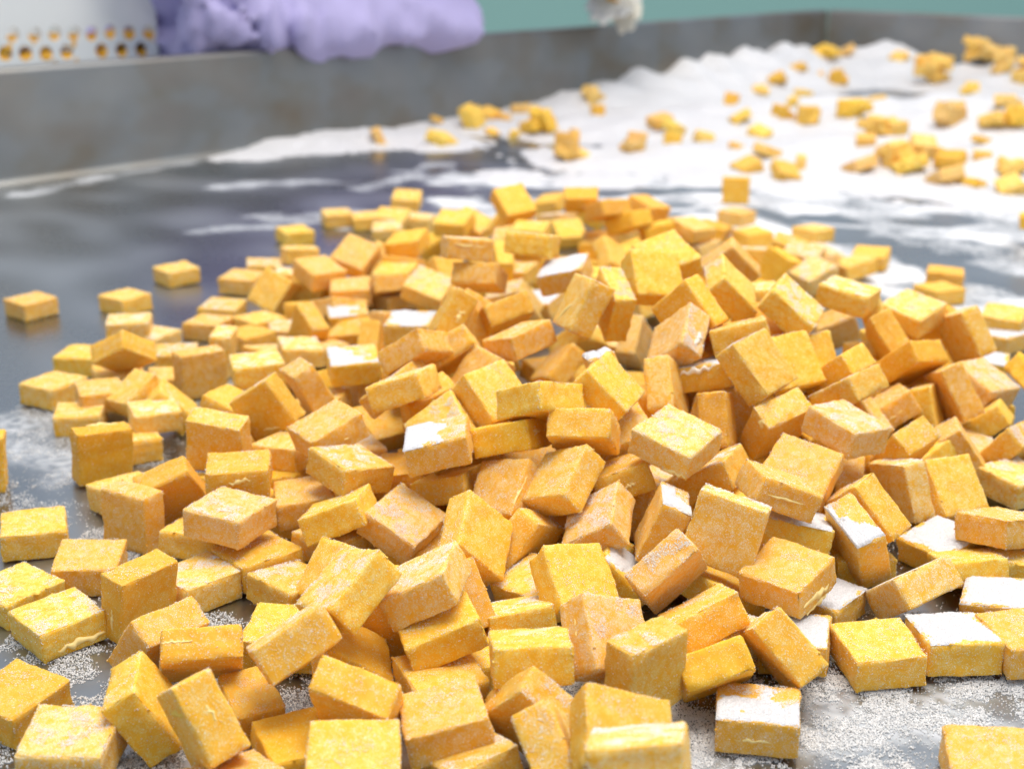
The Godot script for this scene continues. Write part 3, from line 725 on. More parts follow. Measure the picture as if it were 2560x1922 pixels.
	candy(34.1,46.4,-458.0, -0.489,-0.595,-0.340,0.539, 20.7,9.5,20.7, 3, 3, "white-topped candy square steeply tilted, down-right of the square with feathered side")
	candy(196.9,22.1,-530.9, 0.197,0.877,0.048,0.435, 20.4,9.0,20.3, 2, 0, "sugar-frosted candy square slightly tipped, just below the slab with clean yellow front")
	candy(223.7,19.3,-541.2, 0.274,0.736,-0.179,0.593, 20.2,9.4,20.2, 0, 0, "clean candy square steeply tilted, a little right of the slab with ragged lower end")
	candy(-12.2,36.8,-491.9, -0.199,0.786,0.386,0.440, 20.2,9.2,19.6, 1, 3, "dusted candy square steeply tilted, up-right of the half-white layered square")
	candy(-140.8,11.6,-574.7, -0.667,0.202,0.205,0.687, 20.4,9.4,20.6, 1, 3, "candy slab standing upright with a pink patch on its broad front")
	candy(17.5,7.0,-587.9, 0.108,0.897,0.006,0.429, 19.8,8.7,19.5, 1, 0, "dusted candy square lying flat, just above the square with two layered sides")
	candy(72.9,46.1,-469.0, -0.083,-0.172,0.108,0.976, 19.6,9.1,20.1, 4, 0, "torn candy square with white streaked layers on its side")
	flap("white_streak", Vector3(-8.42, 2.72, 10.00), Vector3(5.15, 3.57, 10.00), Vector3(0, 0, 1), 2.2)
	candy(-107.8,24.8,-538.7, 0.008,0.157,0.012,0.987, 20.4,9.4,20.2, 2, 0, "broad candy square with pale frosted top right beside the upright pink-patched slab")
	candy(123.9,42.4,-483.3, -0.309,0.403,0.162,0.846, 20.2,9.4,20.2, 0, 0, "clean candy square steeply tilted, down-right of the slab with saw-toothed edge")
	candy(20.5,18.6,-562.0, -0.093,0.233,0.375,0.893, 18.9,8.9,19.7, 1, 0, "dusted candy square steeply tilted, down-left of the square with feathered side")
	candy(-67.2,26.2,-540.7, 0.048,0.112,0.010,0.992, 20.4,9.5,20.5, 4, 0, "candy square whose top has a white strip at the back")
	candy(86.5,54.6,-449.8, 0.382,0.382,-0.135,0.831, 20.3,9.3,20.9, 2, 4, "big frosted candy square leaning over a dark hollow, right of centre")
	candy(-206.7,5.0,-614.2, 0.013,-0.050,0.007,0.999, 20.1,9.2,20.2, 1, 0, "dusted candy square lying flat, up-right of the square at the left tip")
	candy(226.7,4.9,-611.0, 0.030,0.979,0.006,0.203, 19.0,8.7,20.1, 3, 0, "white-topped candy square lying flat, down-right of the slab with clean yellow front")
	candy(103.4,47.3,-477.4, 0.342,0.762,0.260,0.484, 20.5,9.0,19.6, 1, 1, "dusted candy square steeply tilted, just right of the big leaning frosted square")
	candy(160.8,36.3,-514.5, -0.049,0.878,-0.362,-0.310, 20.0,9.5,20.0, 0, 0, "clean candy square steeply tilted, down-right of the slab with ragged lower end")
	candy(-162.9,4.4,-620.8, -0.001,0.091,0.000,0.996, 19.3,8.7,20.1, 2, 0, "sugar-frosted candy square lying flat, up-left of the upright slab with pink patch")
	candy(117.9,41.5,-499.2, 0.547,0.773,0.150,0.284, 20.1,9.3,20.4, 1, 1, "dusted candy square steeply tilted, just below the slab with saw-toothed edge")
	candy(-116.6,6.4,-617.0, 0.049,0.934,-0.062,-0.349, 19.3,8.7,19.9, 1, 0, "dusted candy square lying flat, up-right of the broad square beside the slab")
	candy(155.7,27.4,-550.0, 0.023,0.987,0.006,-0.162, 20.2,9.0,19.1, 1, 0, "dusted candy square lying flat, down-left of the slab with ragged lower end")
	candy(-175.8,19.6,-579.2, -0.305,-0.223,0.160,0.912, 20.1,9.4,20.1, 0, 0, "roof-shaped orange candy square with a vertical edge toward the camera")
	candy(-91.9,6.3,-623.2, -0.030,-0.504,0.051,0.861, 19.9,9.1,19.3, 1, 0, "small-looking candy block half hidden on the left slope, dark front corner")
	candy(-37.4,46.4,-492.4, -0.218,-0.187,0.258,0.922, 20.1,9.4,20.1, 1, 0, "dusted candy square steeply tilted, just below the white-topped square on left slope")
	candy(-138.0,10.5,-610.5, 0.481,-0.514,0.478,0.525, 20.2,9.4,20.2, 2, 4, "sugar-frosted candy square standing on edge, up-right of the upright slab with pink patch")
	candy(-24.0,41.6,-508.9, -0.263,-0.003,0.261,0.929, 20.2,9.4,20.4, 1, 0, "dusted candy square steeply tilted, down-right of the white-topped square on left slope")
	candy(-99.5,14.0,-600.5, 0.051,0.985,0.016,-0.163, 18.4,8.3,19.2, 2, 0, "sugar-frosted candy square lying flat, just left of the half-hidden block")
	candy(76.9,45.5,-498.1, 0.427,0.864,-0.087,-0.252, 20.9,9.5,20.6, 1, 1, "dusted candy square steeply tilted, just above the torn square with white streaks")
	candy(-66.9,14.2,-605.4, -0.274,0.238,0.634,0.683, 19.6,9.4,20.0, 1, 1, "dusted candy square standing on edge, up-right of the square with white back strip")
	candy(47.3,7.6,-635.5, 0.115,0.604,-0.001,0.789, 20.1,8.9,20.5, 2, 0, "sugar-frosted candy square lying flat, just right of the square with feathered side")
	candy(31.4,13.1,-617.2, 0.019,0.806,-0.399,-0.437, 19.9,9.2,19.9, 2, 0, "candy square with a feathered torn yellow side")
	candy(-181.8,4.6,-650.1, -0.005,-0.854,0.003,0.520, 19.6,8.9,19.6, 2, 0, "sugar-frosted candy square lying flat, up-right of the roof-shaped square")
	candy(58.7,14.2,-616.2, 0.689,0.618,-0.095,0.368, 19.9,9.7,20.2, 2, 1, "sugar-frosted candy square standing on edge, just left of the peaked square with white groove")
	candy(3.1,48.7,-501.4, -0.105,0.298,0.144,0.938, 20.1,9.2,20.1, 1, 0, "dusted candy square slightly tipped, just left of the square with feathered side")
	candy(-133.3,5.1,-650.1, 0.008,0.912,-0.003,-0.410, 19.6,8.7,19.8, 0, 0, "clean candy square lying flat, just above the broad square beside the slab")
	candy(61.2,56.5,-475.0, -0.151,0.451,0.421,0.773, 20.1,9.4,20.5, 2, 3, "peaked candy square with a white groove beside its ridge")
	flap("white_streak", Vector3(-0.24, -1.49, 10.00), Vector3(-6.54, -1.03, 10.00), Vector3(0, 0, 1), 1.8)
	candy(156.4,39.9,-531.4, 0.484,0.826,-0.200,0.209, 20.3,9.2,20.3, 1, 1, "slanting candy slab with a broken ragged lower end")
	candy(248.8,4.8,-653.2, -0.009,-0.431,0.019,0.902, 19.3,8.8,19.6, 3, 0, "white-topped candy square lying flat, just right of the slab with clean yellow front")
	candy(-80.3,10.1,-642.5, 0.081,-0.158,0.104,0.979, 19.2,8.9,19.6, 1, 0, "dusted candy square lying flat, just below the square with a narrow front")
	candy(84.4,58.4,-476.4, -0.109,-0.059,0.125,0.984, 20.5,9.0,20.1, 1, 0, "dusted candy square slightly tipped, up-left of the big leaning frosted square")
	candy(-115.4,4.7,-663.5, 0.013,0.993,0.003,-0.115, 19.3,8.7,20.2, 2, 0, "sugar-frosted candy square lying flat, down-right of the flat upper-left fringe square")
	candy(197.8,34.6,-561.1, -0.560,-0.577,-0.209,0.557, 20.2,9.2,20.5, 1, 3, "slanting candy slab with a clean yellow front and frosted right side")
	candy(-100.8,13.5,-637.8, 0.377,0.046,0.598,0.706, 19.9,9.0,19.9, 1, 1, "dusted candy square standing on edge, up-left of the half-hidden block")
	candy(-20.8,39.5,-547.9, 0.421,0.703,0.513,0.256, 20.4,9.3,19.0, 2, 1, "sugar-frosted candy square standing on edge, just right of the white-topped square on left slope")
	candy(-192.8,12.0,-647.8, 0.005,0.094,0.003,0.996, 20.4,9.2,19.1, 2, 0, "sugar-frosted candy square lying flat, just below the middle loose square")
	candy(-158.3,4.7,-672.9, -0.002,-0.174,0.010,0.985, 19.8,9.0,19.9, 1, 0, "dusted candy square lying flat, just above the upright slab with pink patch")
	candy(-45.0,33.2,-573.7, 0.028,-0.059,0.014,0.998, 20.1,9.3,20.2, 3, 0, "white-topped candy square on the heap's left slope")
	candy(161.7,13.7,-642.7, -0.452,-0.105,0.177,0.868, 19.2,9.0,20.0, 1, 3, "dusted candy square steeply tilted, just below the pink-frosted bar")
	candy(-132.2,5.7,-675.3, 0.007,0.918,-0.003,-0.396, 19.8,8.8,19.1, 1, 0, "dusted candy square lying flat, just below the leaning upper-left slab")
	candy(102.6,50.7,-515.3, 0.124,0.932,0.159,-0.301, 19.3,9.3,20.9, 0, 0, "clean candy square slightly tipped, down-left of the slab with saw-toothed edge")
	candy(188.4,32.5,-583.2, 0.059,0.684,0.704,0.182, 20.7,8.9,20.9, 0, 3, "clean candy square standing on edge, just left of the slab with clean yellow front")
	candy(-57.4,18.3,-636.8, 0.039,0.970,-0.118,-0.208, 20.3,9.4,20.9, 1, 0, "dusted candy square lying flat, just left of the white-topped square on left slope")
	candy(-84.0,13.4,-661.2, 0.027,0.093,0.030,0.995, 19.7,8.8,19.8, 4, 0, "candy square with pale sugared top and a narrow orange front strip")
	candy(253.3,12.3,-665.3, -0.006,0.966,0.063,0.251, 20.2,9.1,20.1, 1, 0, "dusted candy square lying flat, down-right of the stacked square at back right")
	candy(-24.7,51.0,-530.5, -0.064,0.156,0.481,0.860, 20.3,9.6,20.2, 1, 1, "dusted candy square steeply tilted, down-right of the square with white corner patch")
	flap("pale_flap", Vector3(-2.29, -0.84, 10.00), Vector3(3.28, -1.91, 10.00), Vector3(0, 0, 1), 2.0)
	candy(-3.1,46.3,-549.3, -0.232,0.133,0.165,0.949, 19.5,9.7,20.2, 1, 0, "dusted candy square slightly tipped, just left of the bar with a stepped split")
	candy(-107.2,8.9,-689.1, -0.082,-0.368,0.018,0.926, 20.4,9.3,20.4, 0, 0, "clean candy square lying flat, just left of the square with a narrow front")
	candy(-16.3,41.5,-569.1, 0.272,0.924,-0.251,-0.097, 19.6,9.6,19.4, 1, 0, "dusted candy square steeply tilted, up-left of the square with two layered sides")
	candy(-157.4,5.2,-703.4, 0.015,0.997,0.025,0.075, 20.0,8.8,20.2, 2, 0, "sugar-frosted candy square lying flat, down-left of the flat upper-left fringe square")
	candy(67.2,63.0,-490.1, -0.694,-0.477,0.008,0.539, 20.3,9.2,20.4, 0, 3, "clean candy square standing on edge, up-right of the peaked square with white groove")
	candy(155.9,44.9,-558.4, 0.551,0.809,-0.015,0.204, 20.5,9.1,20.8, 2, 1, "sugar-frosted candy square steeply tilted, down-right of the pink-frosted bar")
	candy(175.3,42.8,-566.5, 0.025,0.902,0.125,0.411, 20.5,9.1,20.1, 2, 0, "sugar-frosted candy square lying flat, up-right of the slab with ragged lower end")
	candy(-90.8,13.5,-678.3, -0.166,-0.412,0.081,0.892, 20.3,9.3,20.3, 1, 0, "dusted candy square slightly tipped, up-left of the square with a narrow front")
	candy(-265.2,5.1,-713.4, 0.006,0.424,0.008,0.905, 20.3,9.4,20.2, 1, 0, "leftmost of the three loose candy squares on bare steel")
	candy(108.6,62.0,-502.8, 0.318,0.542,-0.135,0.766, 20.2,9.3,20.7, 2, 0, "slanting candy slab with pale sugared top and saw-toothed lower edge")
	candy(27.0,64.1,-497.2, 0.386,-0.489,0.331,0.709, 20.2,9.2,20.6, 1, 4, "narrow candy bar with a stepped split along its side")
	flap("split_layer", Vector3(-5.89, 4.60, 8.65), Vector3(4.18, 4.60, -1.99), Vector3(0, 1, 0), 1.2)
	candy(16.1,12.5,-691.8, -0.030,0.488,0.117,0.865, 20.2,9.1,20.2, 3, 0, "white-topped candy square lying flat, down-left of the square under a sugar dome")
	candy(-215.7,5.0,-723.2, -0.002,0.441,0.008,0.897, 20.3,9.2,20.3, 1, 0, "middle of the three loose candy squares on bare steel")
	candy(74.0,9.0,-705.1, 0.024,-0.542,0.171,0.823, 20.0,9.1,19.6, 1, 0, "dusted candy square slightly tipped, just right of the tall square with pale face")
	candy(39.4,62.3,-507.2, -0.279,0.463,0.640,0.545, 20.5,8.7,20.4, 2, 3, "tall candy square with a big pale left face and a sugared top")
	candy(0.7,23.5,-655.5, -0.488,-0.293,0.036,0.821, 20.5,9.3,19.9, 2, 3, "sugar-frosted candy square steeply tilted, just below the block with frosted end")
	candy(-63.8,11.0,-704.0, -0.017,-0.456,0.045,0.889, 20.0,9.1,19.4, 2, 0, "sugar-frosted candy square lying flat, up-left of the white-topped square on left slope")
	candy(102.1,57.0,-538.9, -0.036,0.062,0.028,0.997, 19.4,8.9,19.2, 2, 0, "sugar-frosted candy square lying flat, just right of the square with yellow underside")
	candy(141.2,55.6,-545.6, 0.081,0.962,0.009,0.261, 20.6,9.1,20.2, 2, 0, "candy bar with pale pink frosted top at the right shoulder of the heap")
	candy(-131.2,13.2,-713.4, -0.039,0.799,0.489,0.348, 20.0,9.0,20.1, 1, 3, "leaning candy slab with a broad shaded face on the upper left slope")
	candy(-86.9,17.5,-698.6, 0.046,0.069,0.013,0.996, 20.9,9.4,20.6, 1, 0, "dusted candy square lying flat, just above the square with a narrow front")
	candy(245.7,4.8,-747.7, -0.009,0.193,0.009,0.981, 20.2,8.9,20.2, 0, 0, "clean candy square lying flat, just below the stacked square at back right")
	candy(-111.6,14.1,-719.9, 0.458,0.296,0.408,0.732, 20.5,8.9,19.1, 2, 1, "sugar-frosted candy square standing on edge, down-left of the blocky upper-left square")
	candy(-44.4,23.5,-683.4, 0.150,0.956,0.204,0.149, 20.6,9.1,20.1, 2, 0, "tilted candy square with a white patch on its near corner")
	candy(87.0,65.8,-516.8, 0.375,0.663,-0.175,0.624, 20.2,9.3,20.2, 2, 4, "leaning candy square with frosted left face and yellow underside")
	candy(-66.0,21.8,-696.8, -0.190,0.141,0.053,0.970, 18.8,8.6,19.4, 1, 0, "dusted candy square slightly tipped, up-right of the square with a narrow front")
	candy(-158.4,6.1,-765.0, 0.009,0.993,0.028,0.118, 20.6,9.4,20.4, 1, 0, "flat candy square at the heap's upper left fringe with darker front")
	candy(-123.3,15.4,-734.4, 0.079,0.992,-0.036,-0.095, 19.7,9.5,19.8, 2, 0, "sugar-frosted candy square lying flat, up-right of the leaning upper-left slab")
	candy(-34.6,22.2,-711.4, 0.447,0.793,0.086,0.405, 19.8,9.0,20.4, 0, 1, "clean candy square steeply tilted, up-right of the square with white corner patch")
	candy(-14.9,52.7,-588.1, -0.228,-0.110,-0.008,0.968, 20.2,9.3,20.2, 1, 0, "dusted candy square slightly tipped, just below the square with a deep split")
	candy(56.5,68.6,-524.3, 0.134,0.903,0.389,-0.122, 20.4,9.3,19.8, 1, 3, "dusted candy square steeply tilted, up-right of the tall square with pale face")
	candy(-65.2,19.7,-725.4, 0.044,-0.121,0.032,0.991, 20.8,9.4,20.7, 1, 0, "dusted candy square lying flat, just left of the square with white corner patch")
	candy(-202.6,5.4,-787.4, 0.016,0.338,0.017,0.941, 20.4,9.2,20.2, 1, 0, "loose candy square on bare steel nearest the heap, mirrored below")
	candy(2.5,15.9,-745.1, 0.034,-0.214,0.058,0.974, 19.6,9.3,20.2, 2, 0, "sugar-frosted candy square lying flat, down-left of the block with frosted end")
	candy(259.7,6.2,-783.1, 0.026,0.988,0.000,0.155, 20.5,8.9,20.2, 0, 0, "candy square stacked on another at the heap's back right edge")
	candy(23.5,57.2,-576.9, 0.056,-0.115,0.128,0.984, 20.1,9.3,20.2, 3, 0, "candy square under a dome of white sugar near the heap's top")
	candy(-105.4,24.9,-711.6, 0.058,0.928,0.111,-0.351, 20.6,9.5,20.6, 1, 0, "large blocky candy square with bright top on the heap's upper left slope")
	candy(169.4,18.5,-736.1, -0.042,0.835,0.184,0.517, 20.1,9.3,20.2, 2, 0, "sugar-frosted candy square slightly tipped, up-right of the slab with saw-toothed edge")
	candy(-151.6,5.7,-800.0, 0.022,0.997,0.002,-0.073, 20.8,9.2,20.2, 2, 0, "sugar-frosted candy square lying flat, just above the leaning upper-left slab")
	candy(152.7,18.1,-749.8, -0.193,0.624,0.618,0.437, 20.1,9.3,20.3, 0, 3, "clean candy square standing on edge, just above the slab with saw-toothed edge")
	candy(100.4,53.1,-605.2, -0.571,-0.322,0.179,0.733, 19.9,9.2,20.3, 1, 3, "dusted candy square steeply tilted, just above the square with yellow underside")
	candy(-62.4,20.6,-747.2, -0.112,-0.773,0.056,0.622, 20.5,9.2,19.2, 0, 0, "clean candy square lying flat, up-left of the square with white corner patch")
	candy(-5.5,25.2,-729.2, 0.690,0.675,0.119,-0.231, 20.0,9.0,20.0, 1, 1, "dusted candy square standing on edge, down-right of the square with a deep split")
	candy(209.8,7.3,-802.3, 0.073,-0.609,0.100,0.783, 20.0,8.9,19.4, 1, 0, "dusted candy square lying flat, down-left of the cube with dark shaded front")
	candy(-82.6,17.1,-766.9, -0.077,0.399,0.466,0.786, 19.2,9.6,20.9, 2, 1, "sugar-frosted candy square steeply tilted, just right of the blocky upper-left square")
	candy(186.4,9.5,-797.7, -0.088,-0.644,0.196,0.734, 20.7,8.7,20.0, 2, 0, "sugar-frosted candy square slightly tipped, just below the loose square on thin sugar")
	candy(64.2,71.1,-546.4, 0.227,0.229,0.077,0.944, 20.4,9.2,20.3, 1, 0, "dusted candy square slightly tipped, up-left of the square with yellow underside")
	candy(57.7,22.8,-757.1, 0.370,0.856,0.268,-0.242, 20.2,9.1,20.2, 1, 3, "dusted candy square steeply tilted, just above the tall square with pale face")
	candy(-88.4,27.4,-739.8, 0.080,0.925,0.299,0.221, 20.3,9.2,20.4, 1, 0, "dusted candy square slightly tipped, up-right of the blocky upper-left square")
	candy(-130.9,13.0,-806.6, -0.051,-0.581,0.034,0.812, 20.4,9.6,20.0, 1, 0, "dusted candy square lying flat, just below the loose square off the upper left")
	candy(227.5,6.5,-831.5, 0.061,-0.196,0.017,0.979, 20.3,9.4,20.4, 0, 0, "candy cube with a dark shaded front at the back right of the heap")
	candy(197.3,9.5,-821.4, 0.187,0.918,-0.042,0.348, 19.7,9.3,19.8, 2, 0, "sugar-frosted candy square slightly tipped, down-right of the loose square on thin sugar")
	candy(171.1,20.9,-772.8, 0.102,0.516,0.022,0.851, 20.8,8.9,20.2, 2, 0, "sugar-frosted candy square lying flat, down-left of the loose square on thin sugar")
	candy(144.6,19.2,-781.0, -0.057,-0.729,0.043,0.681, 19.3,9.2,20.9, 2, 0, "sugar-frosted candy square lying flat, up-right of the square with yellow underside")
	candy(-5.0,29.2,-751.5, 0.510,0.534,-0.429,0.521, 20.2,9.3,20.2, 1, 4, "dusted candy square standing on edge, just left of the block with frosted end")
	candy(54.1,15.5,-813.8, -0.019,-0.862,0.013,0.507, 19.7,8.8,19.6, 0, 0, "clean candy square lying flat, up-right of the square under a sugar dome")
	candy(-20.5,65.6,-591.1, 0.036,0.992,-0.087,-0.086, 20.3,9.2,20.2, 1, 0, "candy square with a deep split across its front, high on the heap")
	flap("split_layer", Vector3(6.81, 1.79, -10.00), Vector3(-9.07, 1.29, -10.00), Vector3(0, 0, -1), 1.0)
	candy(121.5,6.7,-853.8, -0.038,0.342,0.077,0.936, 19.7,8.9,19.7, 2, 0, "sugar-frosted candy square lying flat, a little above the peaked square with white groove")
	candy(168.4,20.0,-799.8, 0.138,0.581,-0.034,0.801, 19.4,8.8,19.9, 1, 0, "dusted candy square slightly tipped, up-left of the pink-frosted bar")
	candy(-51.9,9.8,-849.6, 0.094,0.102,0.211,0.968, 19.7,9.4,20.2, 0, 0, "clean candy square slightly tipped, just left of the square with a deep split")
	candy(-60.7,30.9,-758.3, 0.069,-0.129,0.100,0.984, 20.2,9.3,20.3, 0, 0, "clean candy square lying flat, a little above the white-topped square on left slope")
	candy(9.5,67.3,-591.8, 0.033,0.984,-0.107,0.140, 19.9,9.4,20.2, 1, 0, "front-facing candy block with a frosted right end, high on the heap")
	candy(90.6,21.4,-817.4, 0.689,0.161,-0.026,0.706, 19.1,9.5,19.0, 0, 4, "clean candy square standing on edge, a little right of the square under a sugar dome")
	candy(55.7,16.7,-842.3, -0.113,0.026,0.025,0.993, 19.3,8.8,20.0, 1, 0, "dusted candy square lying flat, a little above the bar with a stepped split")
	candy(-149.0,5.3,-900.6, 0.015,0.968,0.021,-0.251, 20.1,9.2,20.3, 1, 0, "loose candy square on steel off the upper left of the heap")
	candy(163.9,5.8,-896.8, 0.007,0.194,0.016,0.981, 20.1,9.3,20.2, 0, 0, "clean candy square lying flat, just left of the loose square on thin sugar")
	candy(38.3,8.4,-895.1, 0.218,0.129,-0.029,0.967, 19.9,9.1,20.2, 1, 0, "dusted candy square slightly tipped, just right of the block with frosted end")
	candy(10.6,33.8,-775.3, 0.048,-0.107,0.013,0.993, 20.1,9.2,20.2, 1, 0, "dusted candy square lying flat, just above the block with frosted end")
	candy(-86.1,6.5,-909.1, 0.061,0.006,0.039,0.997, 19.7,9.0,20.2, 2, 0, "sugar-frosted candy square lying flat, up-right of the half-hidden block")
	candy(208.7,4.6,-914.2, 0.003,0.952,-0.000,-0.307, 20.3,9.0,20.3, 1, 0, "loose flat candy square on thin sugar beyond the right of the heap")
	candy(138.7,7.5,-910.1, -0.089,-0.841,-0.060,0.531, 20.1,9.6,20.4, 0, 0, "clean candy square lying flat, down-left of the upright square on the sugar")
	candy(116.2,19.8,-853.8, 0.060,0.929,0.112,-0.348, 20.2,9.0,20.4, 1, 0, "dusted candy square lying flat, up-left of the slab with saw-toothed edge")
	candy(-26.6,24.0,-846.3, 0.187,0.953,0.167,0.172, 20.2,9.2,20.3, 1, 0, "dusted candy square slightly tipped, just above the square with a deep split")
	candy(76.5,10.6,-911.0, 0.327,0.904,0.135,0.241, 19.4,9.0,20.2, 1, 0, "dusted candy square steeply tilted, up-left of the peaked square with white groove")
	candy(-36.9,28.5,-828.2, -0.014,0.982,0.123,0.140, 20.6,9.4,20.6, 1, 0, "dusted candy square lying flat, up-left of the square with a deep split")
	candy(-67.5,5.3,-948.4, 0.027,0.650,-0.017,0.759, 19.7,9.2,20.4, 2, 0, "sugar-frosted candy square lying flat, a little above the square with white corner patch")
	candy(-104.5,5.6,-949.4, 0.026,0.073,0.026,0.997, 19.7,9.1,20.2, 1, 0, "dusted candy square lying flat, up-right of the flat upper-left fringe square")
	candy(71.9,32.5,-813.9, -0.056,0.888,-0.208,-0.407, 20.7,9.6,20.7, 0, 0, "clean candy square slightly tipped, up-right of the bar with a stepped split")
	candy(-7.2,31.4,-820.9, 0.267,-0.550,0.357,0.706, 19.5,8.9,19.9, 2, 4, "sugar-frosted candy square steeply tilted, down-left of the large square on the crest")
	candy(30.7,11.0,-927.3, -0.005,0.907,-0.089,-0.412, 20.4,9.0,20.7, 2, 0, "sugar-frosted candy square lying flat, up-right of the block with frosted end")
	candy(-84.5,10.6,-932.0, 0.026,0.994,0.097,0.042, 20.5,9.2,20.2, 1, 0, "dusted candy square lying flat, a little above the square with white back strip")
	candy(-127.7,5.3,-962.2, 0.009,0.987,0.022,-0.157, 20.3,9.2,20.3, 1, 0, "dusted candy square lying flat, just right of the loose square off the upper left")
	candy(354.8,18.5,-895.0, -0.042,-0.187,0.042,0.981, 20.3,9.1,20.2, 0, 0, "candy square cut off by the right photo edge, alone on the sugar")
	candy(165.0,4.8,-972.5, 0.011,0.938,0.003,0.346, 20.1,9.1,20.1, 1, 0, "dusted candy square lying flat, just below the upright square on the sugar")
	candy(58.1,9.1,-954.1, 0.168,0.953,0.102,0.230, 20.2,9.1,20.2, 0, 0, "clean candy square slightly tipped, a little right of the square with a deep split")
	candy(58.4,40.2,-813.3, -0.017,0.951,-0.189,-0.246, 20.2,9.2,20.2, 0, 0, "clean candy square slightly tipped, a little above the square with feathered side")
	candy(87.0,34.1,-853.9, 0.121,0.894,0.111,-0.416, 20.1,9.1,20.2, 0, 0, "clean candy square slightly tipped, a little left of the upright square on the sugar")
	candy(0.5,46.4,-799.1, 0.345,0.262,-0.052,0.900, 20.2,9.2,20.7, 0, 0, "large orange candy square leaning back on the heap's far crest")
	candy(28.1,12.5,-981.2, 0.075,-0.268,0.121,0.953, 20.1,9.4,20.1, 0, 0, "clean candy square slightly tipped, just right of the large square on the crest")
	candy(-79.8,11.2,-1000.8, 0.019,0.994,0.106,0.029, 20.3,9.1,20.2, 1, 0, "dusted candy square lying flat, a little left of the large square on the crest")
	candy(43.0,43.3,-831.4, 0.086,-0.024,0.021,0.996, 20.3,9.2,20.2, 0, 0, "clean candy square lying flat, a little above the square under a sugar dome")
	candy(176.7,10.2,-1052.9, -0.701,-0.097,-0.084,0.702, 20.1,9.2,20.1, 0, 3, "candy square standing upright alone on the sugar behind the heap")
	# the rest, deep in the gaps of the heap
	buried(-107.9,18.1,-470.4, 0.462,-0.476,0.478,0.575, 19.3,9.3,18.2)
	buried(-28.4,7.2,-889.7, 0.065,-0.178,0.071,0.979, 20.1,9.2,20.2)
	buried(104.0,16.8,-733.2, -0.232,-0.541,-0.064,0.806, 20.2,9.4,20.2)
	buried(122.2,23.9,-713.9, 0.423,0.742,-0.520,-0.009, 19.4,8.8,19.4)
	buried(28.4,8.1,-562.1, 0.192,0.971,-0.010,-0.144, 18.9,9.1,19.7)
	buried(70.4,17.7,-789.4, 0.003,0.474,0.006,0.880, 19.4,8.9,20.8)
	buried(59.4,13.6,-382.9, 0.533,0.705,0.102,0.457, 19.5,9.1,20.5)
	buried(37.7,48.3,-600.4, 0.001,0.893,0.000,-0.450, 19.5,9.2,19.8)
	buried(74.9,20.1,-408.9, 0.036,0.594,-0.011,0.804, 19.2,9.5,19.7)
	buried(-26.2,4.6,-431.5, 0.002,0.948,0.004,-0.319, 20.1,8.9,20.3)
	buried(79.0,11.8,-827.0, 0.052,0.391,0.044,0.918, 19.3,9.2,19.0)
	buried(112.5,25.9,-457.1, 0.263,0.740,-0.289,0.547, 20.6,9.3,19.4)
	buried(-17.0,23.3,-449.8, 0.352,0.507,0.499,0.608, 21.0,8.8,19.3)
	buried(-111.4,8.2,-450.8, -0.143,-0.116,0.046,0.982, 20.7,8.9,19.9)
	buried(87.4,18.2,-438.8, 0.111,0.979,0.078,0.155, 19.1,9.4,20.7)
	buried(127.1,11.4,-455.8, 0.703,0.164,-0.073,0.688, 20.5,9.2,19.6)
	buried(79.9,11.3,-390.0, 0.067,0.634,-0.009,0.771, 20.6,9.6,20.7)
	buried(91.3,28.7,-471.5, -0.093,0.742,0.322,0.581, 19.2,9.2,19.7)
	buried(147.8,20.0,-521.7, 0.117,0.989,0.024,-0.091, 20.8,9.2,20.3)
	buried(103.9,19.0,-875.8, -0.089,-0.615,0.049,0.782, 19.0,8.8,20.4)
	buried(164.9,9.9,-516.5, -0.000,-0.771,0.078,0.631, 20.4,9.4,19.3)
	buried(28.2,11.5,-327.1, 0.236,0.956,0.165,0.053, 20.8,8.8,20.5)
	buried(-61.0,19.2,-778.4, 0.428,0.613,-0.430,0.506, 19.1,8.9,20.8)
	buried(116.1,26.2,-488.6, 0.066,0.509,-0.013,0.858, 20.6,9.3,19.4)
	buried(200.7,12.6,-587.1, 0.425,-0.116,0.187,0.878, 19.8,8.8,19.2)
	buried(-83.5,10.9,-492.1, 0.022,-0.836,0.075,0.542, 19.9,9.1,20.3)
	buried(149.3,5.2,-441.9, 0.012,0.949,0.032,-0.314, 20.5,9.0,20.5)
	buried(13.8,12.4,-518.5, -0.140,-0.082,0.426,0.890, 20.0,9.2,20.0)
	buried(85.6,32.0,-493.9, -0.172,-0.676,0.309,0.646, 20.0,9.2,20.0)
	buried(-10.4,11.8,-504.3, -0.207,-0.069,0.219,0.951, 20.0,9.2,20.0)
	buried(22.0,16.7,-425.5, 0.060,-0.826,0.171,0.534, 20.0,9.2,20.0)
	buried(-16.7,14.5,-650.1, 0.306,0.761,0.567,0.080, 20.0,9.2,20.0)
	buried(122.3,14.6,-509.4, 0.042,0.992,-0.033,-0.112, 20.0,9.2,20.0)
	buried(-8.9,22.0,-523.8, -0.707,-0.008,0.018,0.707, 20.0,9.2,20.0)
	buried(152.2,13.8,-540.7, 0.408,0.721,-0.442,-0.344, 20.0,9.2,20.0)
	buried(65.4,9.1,-799.6, 0.090,-0.729,0.180,0.654, 20.0,9.2,20.0)
	buried(92.4,14.0,-495.6, -0.063,0.420,0.041,0.904, 20.0,9.2,20.0)
	buried(-26.3,9.8,-489.2, 0.230,0.530,-0.073,0.813, 20.0,9.2,20.0)
	buried(96.6,14.8,-463.3, 0.109,0.988,0.025,-0.106, 20.0,9.2,20.0)
	buried(-30.9,5.3,-710.0, 0.030,0.990,-0.005,-0.135, 20.0,9.2,20.0)
	buried(1.3,11.0,-435.0, 0.033,0.905,-0.191,-0.380, 20.0,9.2,20.0)
